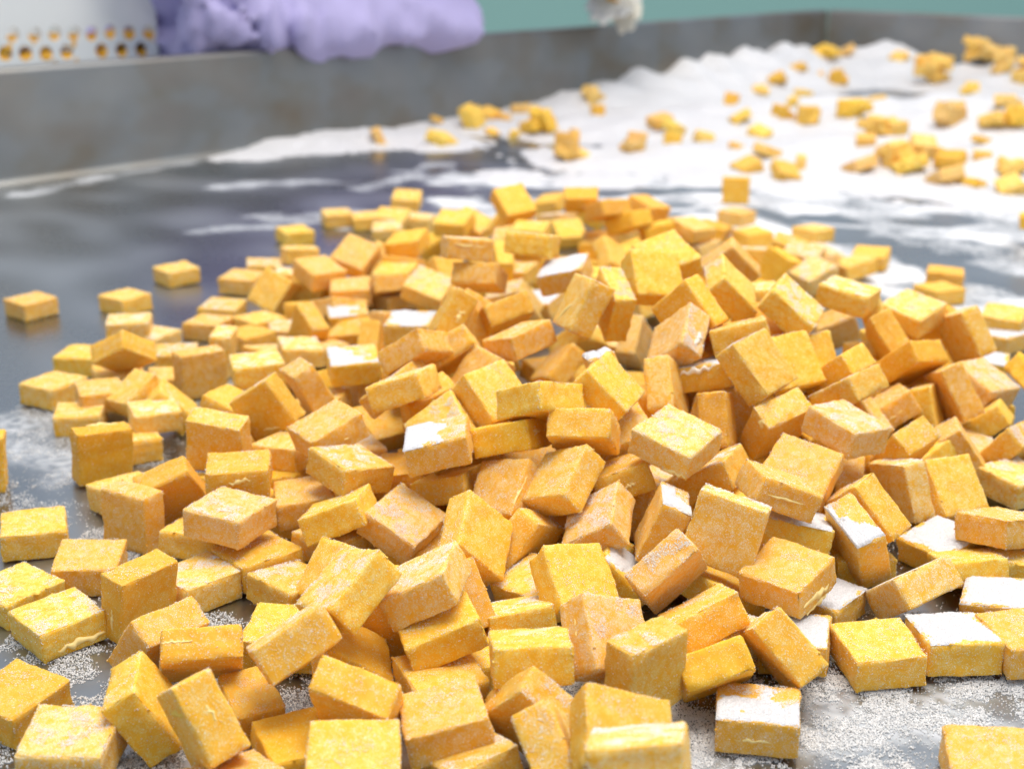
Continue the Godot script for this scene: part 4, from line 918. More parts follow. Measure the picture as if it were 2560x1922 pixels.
	buried(46.1,6.6,-809.0, -0.019,-0.842,0.013,0.539, 20.0,9.2,20.0)
	buried(24.3,18.3,-463.1, 0.666,-0.050,0.124,0.734, 20.0,9.2,20.0)
	buried(67.0,28.1,-512.9, -0.031,0.455,0.033,0.890, 20.0,9.2,20.0)
	buried(4.4,10.9,-466.0, -0.067,0.692,0.158,0.701, 20.0,9.2,20.0)
	buried(-67.4,8.1,-769.1, 0.010,0.175,0.171,0.970, 20.0,9.2,20.0)
	buried(-8.2,19.3,-506.0, 0.064,-0.655,0.338,0.672, 20.0,9.2,20.0)
	buried(-87.1,10.5,-723.9, -0.101,0.884,-0.358,-0.283, 20.0,9.2,20.0)
	buried(39.7,19.5,-465.7, 0.031,0.805,0.058,0.590, 20.0,9.2,20.0)
	buried(63.7,14.6,-496.3, 0.389,0.519,0.056,0.759, 20.0,9.2,20.0)
	buried(-96.5,5.0,-708.7, -0.001,0.046,0.011,0.999, 20.0,9.2,20.0)
	buried(115.1,17.4,-554.7, -0.657,0.075,0.097,0.744, 20.0,9.2,20.0)
	buried(90.7,10.2,-529.2, 0.191,0.937,0.112,-0.270, 20.0,9.2,20.0)
	buried(41.1,9.5,-436.4, 0.167,0.398,0.094,0.897, 20.0,9.2,20.0)
	buried(27.8,9.8,-767.7, -0.116,0.280,0.167,0.938, 20.0,9.2,20.0)
	buried(62.5,25.8,-465.3, 0.079,0.995,-0.068,0.001, 20.0,9.2,20.0)
	buried(179.1,17.4,-573.7, -0.098,0.132,0.150,0.975, 20.0,9.2,20.0)
	buried(124.4,13.4,-490.9, 0.119,-0.125,0.450,0.876, 20.0,9.2,20.0)
	buried(82.1,33.7,-514.5, 0.135,0.974,0.169,0.063, 20.0,9.2,20.0)
	buried(-55.1,8.5,-449.3, 0.117,0.574,0.175,0.791, 20.0,9.2,20.0)
	buried(112.3,20.0,-599.1, 0.118,0.896,0.412,0.114, 20.0,9.2,20.0)
	buried(-18.9,13.9,-740.9, 0.460,-0.443,0.373,0.674, 20.0,9.2,20.0)
	buried(101.1,7.4,-820.3, 0.027,0.453,0.118,0.883, 20.0,9.2,20.0)
	buried(98.5,8.9,-855.6, 0.021,0.988,-0.043,-0.145, 20.0,9.2,20.0)
	buried(107.2,12.8,-505.4, 0.491,0.818,0.048,0.295, 20.0,9.2,20.0)
	buried(112.4,6.7,-747.4, 0.012,0.960,-0.078,-0.268, 20.0,9.2,20.0)
	buried(174.0,8.3,-780.2, 0.085,0.232,-0.019,0.969, 20.0,9.2,20.0)
	buried(-9.6,16.1,-801.0, 0.007,0.680,0.004,0.734, 20.0,9.2,20.0)
	buried(-46.5,7.2,-759.5, 0.053,0.995,-0.079,-0.027, 20.0,9.2,20.0)
	buried(103.3,6.6,-889.1, 0.065,-0.779,0.082,0.619, 20.0,9.2,20.0)
	buried(-27.1,25.5,-503.0, -0.392,-0.491,-0.076,0.774, 20.0,9.2,20.0)
	buried(-129.5,5.4,-738.6, 0.017,0.392,0.034,0.919, 20.0,9.2,20.0)
	buried(87.4,8.2,-437.7, 0.044,0.313,0.037,0.948, 20.0,9.2,20.0)
	buried(141.9,9.3,-491.8, 0.207,0.473,-0.051,0.855, 20.0,9.2,20.0)
	buried(-106.9,8.9,-746.7, 0.019,0.972,-0.199,-0.122, 20.0,9.2,20.0)
	buried(-8.1,28.2,-576.1, -0.002,0.555,0.002,0.832, 20.0,9.2,20.0)
	buried(72.1,6.1,-531.8, -0.052,-0.849,-0.017,0.526, 20.0,9.2,20.0)
	buried(-13.6,23.3,-542.7, 0.094,0.929,0.002,-0.357, 20.0,9.2,20.0)
	buried(-49.2,11.8,-566.8, 0.067,0.941,0.023,-0.331, 20.0,9.2,20.0)
	buried(111.3,6.6,-420.5, 0.050,0.782,-0.028,0.620, 20.0,9.2,20.0)
	buried(28.3,28.3,-449.0, 0.030,0.001,0.001,1.000, 20.0,9.2,20.0)
	buried(-23.2,19.0,-569.3, -0.028,-0.854,-0.032,0.518, 20.0,9.2,20.0)
	buried(-32.2,15.3,-539.5, 0.629,0.091,0.082,0.767, 20.0,9.2,20.0)
	buried(67.4,8.0,-420.9, 0.008,0.955,-0.049,-0.291, 20.0,9.2,20.0)
	buried(-21.9,32.9,-557.2, 0.004,0.709,0.705,0.004, 20.0,9.2,20.0)
	buried(106.5,30.8,-618.9, 0.087,0.989,-0.027,-0.116, 20.0,9.2,20.0)
	buried(-19.5,6.0,-364.4, -0.026,-0.698,0.025,0.715, 20.0,9.2,20.0)
	buried(173.3,7.6,-759.0, 0.033,0.417,-0.010,0.908, 20.0,9.2,20.0)
	buried(52.3,24.8,-502.0, 0.129,0.551,0.084,0.820, 20.0,9.2,20.0)
	buried(10.5,5.6,-554.3, -0.026,-0.855,0.032,0.516, 20.0,9.2,20.0)
	buried(91.6,26.5,-521.3, 0.025,0.162,-0.001,0.986, 20.0,9.2,20.0)
	buried(66.1,16.1,-454.6, 0.019,0.726,0.688,0.005, 20.0,9.2,20.0)
	buried(138.8,6.7,-515.8, 0.054,-0.620,0.073,0.780, 20.0,9.2,20.0)
	buried(-108.4,7.5,-517.8, 0.097,0.903,0.051,-0.416, 20.0,9.2,20.0)
	buried(71.0,9.7,-469.3, 0.048,0.985,-0.095,-0.134, 20.0,9.2,20.0)
	buried(-43.9,19.5,-578.7, 0.238,0.933,-0.003,-0.271, 20.0,9.2,20.0)
	buried(-110.9,9.5,-487.8, 0.216,0.352,-0.014,0.911, 20.0,9.2,20.0)
	buried(-57.3,5.1,-466.2, -0.004,0.322,0.019,0.946, 20.0,9.2,20.0)
	buried(180.4,19.1,-553.7, 0.495,0.752,-0.414,-0.137, 20.0,9.2,20.0)
	buried(99.8,15.9,-428.0, 0.123,0.582,0.164,0.787, 20.0,9.2,20.0)
	buried(-45.7,6.8,-371.8, -0.072,0.499,0.063,0.861, 20.0,9.2,20.0)
	buried(57.2,5.5,-749.0, 0.000,0.929,-0.004,-0.370, 20.0,9.2,20.0)
	buried(3.3,11.9,-668.4, -0.116,0.740,0.243,0.617, 20.0,9.2,20.0)
	buried(-4.6,26.9,-598.4, 0.455,0.502,0.428,0.597, 20.0,9.2,20.0)
	buried(-40.5,24.8,-523.2, 0.077,0.987,0.067,-0.126, 20.0,9.2,20.0)
	buried(9.1,16.9,-776.2, 0.557,-0.018,0.042,0.829, 20.0,9.2,20.0)
	buried(-7.8,11.6,-595.6, -0.078,0.722,0.087,0.681, 20.0,9.2,20.0)
	buried(144.7,7.4,-803.8, 0.003,0.987,0.002,-0.159, 20.0,9.2,20.0)
	buried(-51.0,10.6,-734.7, 0.308,-0.249,0.126,0.910, 20.0,9.2,20.0)
	buried(28.3,8.1,-395.9, 0.079,0.984,-0.104,-0.118, 20.0,9.2,20.0)
	buried(188.3,26.2,-598.0, 0.038,0.260,0.151,0.953, 20.0,9.2,20.0)
	buried(203.2,6.2,-541.1, -0.012,-0.771,0.056,0.634, 20.0,9.2,20.0)
	buried(91.5,12.2,-420.2, -0.584,-0.138,-0.016,0.800, 20.0,9.2,20.0)
	buried(44.9,8.1,-470.7, 0.108,0.911,-0.099,-0.386, 20.0,9.2,20.0)
	buried(95.4,5.9,-706.8, 0.047,0.676,0.022,0.735, 20.0,9.2,20.0)
	buried(124.7,9.3,-715.1, 0.131,0.941,0.143,-0.279, 20.0,9.2,20.0)
	buried(-49.7,5.9,-777.5, 0.011,0.022,0.010,1.000, 20.0,9.2,20.0)
	buried(207.0,8.1,-558.1, 0.045,0.926,-0.105,-0.361, 20.0,9.2,20.0)
	buried(-15.8,7.7,-827.0, -0.053,0.557,0.107,0.822, 20.0,9.2,20.0)
	buried(173.2,17.8,-542.4, 0.537,-0.196,0.433,0.697, 20.0,9.2,20.0)
	buried(141.9,8.3,-759.1, 0.048,0.474,0.075,0.876, 20.0,9.2,20.0)
	buried(25.2,14.6,-489.4, 0.401,0.812,-0.398,-0.149, 20.0,9.2,20.0)
	buried(41.4,15.2,-498.7, -0.002,-0.829,-0.001,0.560, 20.0,9.2,20.0)
	buried(-63.9,6.0,-665.2, -0.004,0.902,-0.055,-0.428, 20.0,9.2,20.0)
	buried(106.0,7.6,-797.2, -0.043,0.925,-0.144,-0.350, 20.0,9.2,20.0)
	buried(79.6,35.5,-551.5, -0.183,-0.814,0.036,0.550, 20.0,9.2,20.0)
	buried(79.3,17.3,-514.7, 0.036,0.629,0.019,0.777, 20.0,9.2,20.0)
	buried(-39.9,9.8,-419.1, 0.217,-0.547,0.182,0.788, 20.0,9.2,20.0)
	buried(-8.2,11.1,-406.8, 0.098,-0.263,0.246,0.928, 20.0,9.2,20.0)
	buried(121.4,22.4,-527.1, 0.007,0.755,0.118,0.645, 20.0,9.2,20.0)
	buried(168.8,17.2,-587.1, -0.524,-0.471,-0.405,0.582, 20.0,9.2,20.0)
	buried(78.6,8.2,-741.8, -0.036,0.889,-0.156,-0.429, 20.0,9.2,20.0)
	buried(-93.9,7.3,-433.0, 0.073,0.446,0.059,0.890, 20.0,9.2,20.0)
	buried(38.0,11.4,-515.6, 0.528,-0.205,0.159,0.809, 20.0,9.2,20.0)
	buried(-87.1,12.8,-749.9, 0.500,0.631,-0.451,0.385, 20.0,9.2,20.0)
	buried(-18.1,17.4,-478.5, 0.075,0.714,0.583,0.380, 20.0,9.2,20.0)
	buried(134.8,9.5,-568.8, 0.213,0.017,0.062,0.975, 20.0,9.2,20.0)
	buried(165.1,5.8,-577.0, 0.047,0.525,-0.006,0.850, 20.0,9.2,20.0)
	buried(5.9,15.8,-502.1, -0.294,-0.046,0.606,0.738, 20.0,9.2,20.0)
	buried(-107.6,10.3,-568.7, -0.123,-0.777,0.011,0.617, 20.0,9.2,20.0)
	buried(-30.7,11.3,-598.4, 0.117,0.132,0.087,0.980, 20.0,9.2,20.0)
	buried(84.0,9.1,-410.7, 0.076,0.961,0.154,0.218, 20.0,9.2,20.0)
	buried(-29.7,10.3,-459.9, -0.315,-0.248,-0.051,0.915, 20.0,9.2,20.0)
	buried(106.2,9.7,-724.3, -0.066,-0.803,0.049,0.591, 20.0,9.2,20.0)
	buried(89.6,23.8,-615.3, -0.027,0.734,0.675,0.073, 20.0,9.2,20.0)
	buried(6.8,12.4,-853.0, 0.136,0.821,0.551,-0.061, 20.0,9.2,20.0)
	buried(169.4,12.3,-807.9, 0.458,0.188,-0.006,0.869, 20.0,9.2,20.0)
	buried(-15.2,15.2,-617.6, -0.062,0.722,-0.663,-0.191, 20.0,9.2,20.0)
	buried(119.7,10.4,-698.7, 0.020,0.716,-0.697,0.001, 20.0,9.2,20.0)
	buried(-27.9,10.7,-768.2, -0.184,0.148,0.068,0.969, 20.0,9.2,20.0)
	buried(-5.0,14.7,-773.9, -0.379,0.191,0.525,0.737, 20.0,9.2,20.0)
	buried(-3.2,23.3,-463.7, 0.047,0.977,0.086,-0.191, 20.0,9.2,20.0)
	buried(2.5,5.6,-816.1, 0.042,0.902,-0.025,-0.430, 20.0,9.2,20.0)
	buried(70.7,19.0,-551.9, 0.267,-0.522,0.612,0.530, 20.0,9.2,20.0)
	buried(113.3,10.6,-475.7, -0.047,-0.859,0.087,0.503, 20.0,9.2,20.0)
	buried(12.2,13.9,-840.0, 0.523,0.510,0.277,0.624, 20.0,9.2,20.0)
	buried(-54.8,5.9,-564.9, -0.029,-0.748,0.037,0.662, 20.0,9.2,20.0)
	buried(-37.3,11.1,-686.3, 0.172,0.451,0.026,0.875, 20.0,9.2,20.0)
	buried(-11.2,12.4,-676.0, -0.051,0.793,-0.365,-0.485, 20.0,9.2,20.0)
	buried(100.6,41.7,-545.0, 0.024,-0.242,0.238,0.940, 20.0,9.2,20.0)
	buried(0.2,9.8,-717.9, -0.071,0.127,0.048,0.988, 20.0,9.2,20.0)
	buried(91.7,15.4,-844.5, 0.050,0.156,0.088,0.983, 20.0,9.2,20.0)
	buried(64.3,11.9,-772.4, -0.088,0.684,0.688,0.226, 20.0,9.2,20.0)
	buried(37.0,5.8,-585.1, -0.001,0.166,0.016,0.986, 20.0,9.2,20.0)
	buried(-108.0,7.5,-731.8, 0.101,0.872,-0.085,-0.472, 20.0,9.2,20.0)
	buried(157.9,5.9,-829.0, 0.032,0.166,0.034,0.985, 20.0,9.2,20.0)
	buried(135.2,8.6,-780.0, -0.029,0.616,0.057,0.785, 20.0,9.2,20.0)
	buried(6.2,5.2,-766.4, 0.001,0.680,0.005,0.733, 20.0,9.2,20.0)
	buried(28.2,9.3,-261.0, 0.027,0.229,0.004,0.973, 20.0,9.2,20.0)
	buried(18.9,9.0,-793.9, -0.006,0.859,-0.176,-0.482, 20.0,9.2,20.0)
	buried(58.5,5.5,-844.9, -0.031,0.537,0.021,0.843, 20.0,9.2,20.0)
	buried(62.1,15.3,-480.0, 0.045,0.978,-0.063,-0.196, 20.0,9.2,20.0)
	buried(66.6,18.1,-433.8, 0.336,0.690,0.594,-0.242, 20.0,9.2,20.0)
	buried(114.0,12.4,-541.6, 0.126,0.914,0.387,-0.005, 20.0,9.2,20.0)
	buried(205.2,5.8,-483.7, 0.025,0.989,0.040,-0.141, 20.0,9.2,20.0)
	buried(89.3,15.4,-479.7, -0.606,-0.174,0.201,0.750, 20.0,9.2,20.0)
	buried(98.1,7.1,-617.2, 0.043,0.904,-0.026,-0.425, 20.0,9.2,20.0)
	buried(46.3,26.7,-447.0, 0.035,0.968,-0.117,-0.219, 20.0,9.2,20.0)
	buried(-35.2,9.8,-636.3, 0.116,0.833,0.184,0.509, 20.0,9.2,20.0)
	buried(83.2,6.5,-506.9, -0.050,0.622,0.053,0.779, 20.0,9.2,20.0)
	buried(105.1,30.8,-541.2, 0.068,0.905,0.243,0.343, 20.0,9.2,20.0)
	buried(-65.3,5.7,-745.6, 0.008,0.969,0.009,-0.248, 20.0,9.2,20.0)
	buried(119.7,6.6,-878.0, -0.004,0.666,0.008,0.746, 20.0,9.2,20.0)
	buried(8.5,18.1,-814.5, -0.235,0.327,0.223,0.888, 20.0,9.2,20.0)
	buried(128.3,14.2,-531.3, -0.109,-0.790,0.089,0.596, 20.0,9.2,20.0)
	buried(100.5,36.8,-504.2, 0.152,0.257,0.023,0.954, 20.0,9.2,20.0)
	buried(130.0,25.7,-508.5, 0.032,0.994,0.041,-0.097, 20.0,9.2,20.0)
	buried(53.9,10.5,-546.3, -0.014,0.712,-0.701,-0.043, 20.0,9.2,20.0)
	buried(184.8,12.0,-593.5, 0.272,0.653,0.026,0.706, 20.0,9.2,20.0)
	buried(51.8,7.4,-396.2, -0.072,-0.819,0.092,0.562, 20.0,9.2,20.0)
	buried(156.4,6.9,-466.2, -0.090,0.412,0.060,0.905, 20.0,9.2,20.0)
	buried(87.4,34.2,-606.0, 0.162,0.300,0.036,0.939, 20.0,9.2,20.0)
	buried(8.1,21.8,-487.8, 0.096,0.551,0.598,0.574, 20.0,9.2,20.0)
	buried(-71.8,8.4,-785.5, 0.170,0.978,0.019,-0.118, 20.0,9.2,20.0)
	buried(-52.5,5.7,-608.7, 0.050,0.985,-0.005,-0.164, 20.0,9.2,20.0)
	buried(56.6,18.6,-441.6, 0.004,0.527,0.022,0.849, 20.0,9.2,20.0)
	buried(71.1,51.4,-571.8, 0.159,0.133,0.664,0.718, 20.0,9.2,20.0)
	scatter(below, candy_meshes[3], null, "buried_candies", "orange candy squares deep in the gaps of the heap, nearly hidden", "candy")


# ---------------------------------------------------------------- the tray
func tray_point(lx: float, y: float, lz: float) -> Vector3:
	return CORNER + ACROSS * lx - ALONG * lz + Vector3(0, y, 0)


func tray_basis() -> Transform3D:
	return Transform3D(Basis(ACROSS, Vector3.UP, -ALONG), CORNER)


func heap_height(x: float, z: float) -> float:
	var t := 0.0
	for ridge in heap_ridges:
		for i in ridge.size() - 1:
			var a: Vector4 = ridge[i]
			var b: Vector4 = ridge[i + 1]
			var s := Vector2(b.x - a.x, b.y - a.y)
			var u := clampf(Vector2(x - a.x, z - a.y).dot(s) / s.length_squared(), 0.0, 1.0)
			var c := a.lerp(b, u)
			var g := Vector2(x - c.x, z - c.y).length() / c.z
			if g < 1.0:
				t = maxf(t, c.w * (1.0 - g * g * (3.0 - 2.0 * g)))
	for d in heap_discs:
		var e := Vector2(x - d.x, z - d.y).length_squared() / (d.z * d.z)
		if e < 1.0:
			e = sqrt(e)
			t = maxf(t, d.w * (1.0 - e * e * (3.0 - 2.0 * e)))
	return t


func make_tray() -> void:
	var o := Node3D.new()
	o.transform = tray_basis()
	thing(o, "steel_tray", "large stainless steel tray table with raised side walls, dusted with sugar", "tray table")
	# table top with a thin dust of sugar
	var w := 900
	var h := 1500
	var dust := PackedFloat32Array()
	dust.resize(w * h)
	for s in strokes():
		var pts := []
		for p in s[0]:
			var q := Vector3(p.x, 0, p.y) - CORNER
			pts.append(Vector2(q.dot(ACROSS) / TRAY.x * w, -q.dot(ALONG) / TRAY.y * h))
		var rad: float = s[1] * 1.5 * w / TRAY.x
		for i in pts.size() - 1:
			var a: Vector2 = pts[i]
			var b: Vector2 = pts[i + 1]
			for y in range(maxi(0, int(minf(a.y, b.y) - rad)), mini(h, int(maxf(a.y, b.y) + rad + 1))):
				for x in range(maxi(0, int(minf(a.x, b.x) - rad)), mini(w, int(maxf(a.x, b.x) + rad + 1))):
					var p := Vector2(x, y)
					var d := p.distance_to(Geometry2D.get_closest_point_to_segment(p, a, b)) / rad
					d += 0.45 * noise.get_noise_2d(x * 0.05, y * 0.05)
					if d < 1.0:
						var k: float = (1.0 - smoothstep(0.2, 1.0, d)) * absf(s[2])
						if s[2] > 0:
							dust[y * w + x] = maxf(dust[y * w + x], k)
						else:
							dust[y * w + x] = minf(dust[y * w + x], lerpf(dust[y * w + x], -0.2, minf(1.0, k * 1.8)))
	var col := Image.create(w, h, false, Image.FORMAT_RGB8)
	var orm := Image.create(w, h, false, Image.FORMAT_RGB8)
	for y in h:
		for x in w:
			var smear := noise.get_noise_2d(x * 0.012 + y * 0.006, y * 0.022 - x * 0.008)
			var grit := noise.get_noise_2d(x * 0.35, y * 0.35)
			var v := dust[y * w + x]
			var c := clampf(v * (0.85 + 0.5 * smear) + grit * 0.25 * minf(1.0, maxf(v, 0.0) * 3.0) + 0.035 * smear + 0.02 * rng.randf(), 0.0, 0.97)
			var steel := 0.66 + 0.05 * smear
			col.set_pixel(x, y, Color(steel * 0.94, steel * 0.97, steel).lerp(Color(0.89, 0.895, 0.91), c))
			orm.set_pixel(x, y, Color(1.0, lerpf(0.31 + 0.07 * smear + 0.03 * grit, 0.85, minf(1.0, c * 1.6)), 1.0 - c))
	var m := ORMMaterial3D.new()
	m.albedo_texture = ImageTexture.create_from_image(col)
	m.orm_texture = ImageTexture.create_from_image(orm)
	var st := SurfaceTool.new()
	st.begin(Mesh.PRIMITIVE_TRIANGLES)
	for q in [[0, 0], [1, 0], [1, 1], [0, 0], [1, 1], [0, 1]]:
		st.set_uv(Vector2(q[0], q[1]))
		st.set_normal(Vector3.UP)
		st.add_vertex(Vector3(q[0] * TRAY.x, 0, q[1] * TRAY.y))
	part("table_top", st.commit(), m, o)
	var under := BoxMesh.new()
	under.size = Vector3(TRAY.x, 0.03, TRAY.y)
	part("underframe", under, steel_mat, o).position = Vector3(TRAY.x / 2, -0.019, TRAY.y / 2)
	# four side walls, each with a rolled-out rim
	for k in 4:
		var lng: float = TRAY.y if k % 2 == 0 else TRAY.x
		var s := SurfaceTool.new()
		s.begin(Mesh.PRIMITIVE_TRIANGLES)
		s.set_smooth_group(0)
		# section across the wall: x outward, y up
		var prof: Array[Vector2] = [Vector2(-0.006, 0.0), Vector2(-0.002, 0.0012), Vector2(0.0, 0.006), Vector2(0.001, WALL - 0.004), Vector2(0.0022, WALL - 0.001), Vector2(0.005, WALL), Vector2(0.026, WALL - 0.0005), Vector2(0.029, WALL - 0.003), Vector2(0.029, WALL - 0.012), Vector2(0.026, WALL - 0.012), Vector2(0.026, WALL - 0.005), Vector2(0.004, WALL - 0.004), Vector2(0.003, -0.03)]
		for i in prof.size() - 1:
			for j in 12:
				var a := float(j) / 12 * lng
				var b := float(j + 1) / 12 * lng
				var q := [Vector3(prof[i].x, prof[i].y, a), Vector3(prof[i].x, prof[i].y, b), Vector3(prof[i + 1].x, prof[i + 1].y, b), Vector3(prof[i + 1].x, prof[i + 1].y, a)]
				for n in [0, 1, 2, 0, 2, 3]:
					s.add_vertex(q[n])
		s.index()
		s.generate_normals()
		var wall := part("side_wall", s.commit(), steel_mat, o)
		wall.transform = [Transform3D(Basis(Vector3(-1, 0, 0), Vector3.UP, Vector3(0, 0, -1)), Vector3(0, 0, TRAY.y)), Transform3D(Basis(Vector3(0, 0, -1), Vector3.UP, Vector3(1, 0, 0)), Vector3(0, 0, 0)), Transform3D(Basis(Vector3(1, 0, 0), Vector3.UP, Vector3(0, 0, 1)), Vector3(TRAY.x, 0, 0)), Transform3D(Basis(Vector3(0, 0, 1), Vector3.UP, Vector3(-1, 0, 0)), Vector3(TRAY.x, 0, TRAY.y))][k]


func make_heap() -> void:
	# loose sugar as a relief sheet; it dips under the steel where there is none
	var wipes := []
	for s in strokes():
		if s[2] < 0:
			wipes.append(s)
	var cell := 0.006
	var nx := int(TRAY.x / cell)
	var nz := int(1.75 / cell)
	var hs := PackedFloat32Array()
	hs.resize((nx + 1) * (nz + 1))
	for j in nz + 1:
		for i in nx + 1:
			var p := tray_point(i * cell, 0, j * cell)
			var t := heap_height(p.x, p.z)
			var e := -0.002
			if t > 0.0:
				var big := noise.get_noise_2d(p.x * 14.0, p.z * 14.0)
				var small := noise.get_noise_2d(p.x * 70.0, p.z * 70.0)
				var ripple := noise.get_noise_2d(p.x * 30.0 + p.z * 20.0, p.z * 75.0 - p.x * 40.0)
				e = t * (1.0 + 0.30 * big) - 0.0016 + 0.0011 * small + 0.0013 * ripple
				for s in wipes:
					for k in s[0].size() - 1:
						var d: float = Vector2(p.x, p.z).distance_to(Geometry2D.get_closest_point_to_segment(Vector2(p.x, p.z), s[0][k], s[0][k + 1])) / s[1]
						if d < 1.2:
							e = minf(e, lerpf(e, -0.0012 + 0.0012 * small, smoothstep(1.2, 0.3, d) * minf(1.0, absf(s[2]) * 1.2)))
			hs[j * (nx + 1) + i] = clampf(e, -0.0025, 0.085)
	var st := SurfaceTool.new()
	st.begin(Mesh.PRIMITIVE_TRIANGLES)
	st.set_smooth_group(0)
	for j in nz:
		for i in nx:
			var k := [j * (nx + 1) + i, j * (nx + 1) + i + 1, (j + 1) * (nx + 1) + i + 1, (j + 1) * (nx + 1) + i]
			if maxf(maxf(hs[k[0]], hs[k[1]]), maxf(hs[k[2]], hs[k[3]])) < -0.0005:
				continue
			var q := [Vector3(i * cell, hs[k[0]], j * cell), Vector3((i + 1) * cell, hs[k[1]], j * cell), Vector3((i + 1) * cell, hs[k[2]], (j + 1) * cell), Vector3(i * cell, hs[k[3]], (j + 1) * cell)]
			for n in [0, 1, 2, 0, 2, 3]:
				st.add_vertex(q[n])
	st.index()
	st.generate_normals()
	var o := MeshInstance3D.new()
	o.mesh = st.commit()
	o.material_override = sugar_mat
	o.transform = tray_basis()
	thing(o, "sugar", "white granulated sugar heaped along the steel walls and smeared toward the candies", "sugar", "", "stuff")


func make_grains() -> void:
	# single sugar crystals scattered over the steel between the nearest candies
	var cube := BoxMesh.new()
	cube.size = Vector3.ONE * 0.00024
	var where: Array[Transform3D] = []
	# x from, x to, z from, z to, crystals, least density
	for a in [[0.012, 0.15, -0.345, -0.272, 150000, 0.04], [-0.15, -0.03, -0.43, -0.275, 110000, 0.0], [-0.22, -0.10, -0.60, -0.43, 40000, 0.02], [-0.05, 0.16, -0.47, -0.33, 20000, 0.0]]:
		for i in int(a[4]):
			var x := rng.randf_range(a[0], a[1])
			var z := rng.randf_range(a[2], a[3])
			var d := noise.get_noise_2d(x * 32.0 + 3.0, z * 32.0) * 0.75 + noise.get_noise_2d(x * 110.0, z * 110.0 + 9.0) * 0.4 + noise.get_noise_2d(x * 420.0, z * 420.0) * 0.25
			if rng.randf() > clampf(smoothstep(-0.18, 0.42, d) * 1.1 + a[5], 0.0, 1.0):
				continue
			var b := Basis.from_euler(Vector3(rng.randf() * TAU, rng.randf() * TAU, rng.randf() * TAU)).scaled(Vector3.ONE * rng.randf_range(0.5, 1.35))
			where.append(Transform3D(b, Vector3(x, rng.randf_range(0.0001, 0.0003) + maxf(0.0, d - 0.3) * 0.0012 * rng.randf(), z)))
	scatter(where, cube, crystal_mat, "sugar_crystals", "white sugar crystals scattered on the bare steel round the nearest candies", "sugar")


func scatter(where: Array[Transform3D], mesh: Mesh, mat: Material, called: String, label: String, category: String) -> void:
	var mm := MultiMesh.new()
	mm.transform_format = MultiMesh.TRANSFORM_3D
	mm.mesh = mesh
	mm.instance_count = where.size()
	for i in where.size():
		mm.set_instance_transform(i, where[i])
	var o := MultiMeshInstance3D.new()
	o.multimesh = mm
	o.material_override = mat
	thing(o, called, label, category, "", "stuff")


# ---------------------------------------------------------------- candies in the sugar
func lump(x: float, y: float, z: float, w: float, h: float, seed_of: int, label: String) -> void:
	# one or more candy squares like those in the heap, clustered and half buried
	var r := RandomNumberGenerator.new()
	r.seed = 900 + seed_of
	var st := SurfaceTool.new()
	var n := clampi(int(round(w * h / 0.00019)), 1, 12)
	for i in n:
		var b := Basis.from_euler(Vector3(r.randf_range(-0.5, 0.5) + (PI / 2 if r.randf() < 0.35 else 0.0), r.randf() * TAU, r.randf_range(-0.5, 0.5)))
		var s := r.randf_range(0.85, 1.2)
		if n == 1:
			s = clampf(w / 0.021, 0.6, 1.25)
		var spread := maxf(0.0, w - 0.02)
		var px := (float(i) + 0.5) / n - 0.5 if n > 1 else 0.0
		var py := r.randf_range(0.0, maxf(0.0, h - 0.012)) if n > 1 else 0.0
		st.append_from(plain_meshes[r.randi_range(0, 3)], 0, Transform3D(b.scaled(Vector3(s, s, s)), Vector3(px * spread, py + 0.003 * s, r.randf_range(-0.3, 0.3) * spread)))
	var o := MeshInstance3D.new()
	o.mesh = st.commit()
	o.material_override = candy_mats[2 if r.randf() < 0.6 else 1][r.randi_range(0, 4)]
	o.position = Vector3(x, y, z)
	thing(o, "candy_square_lump", label, "candy lump", "lumps of candy squares half buried in the sugar")


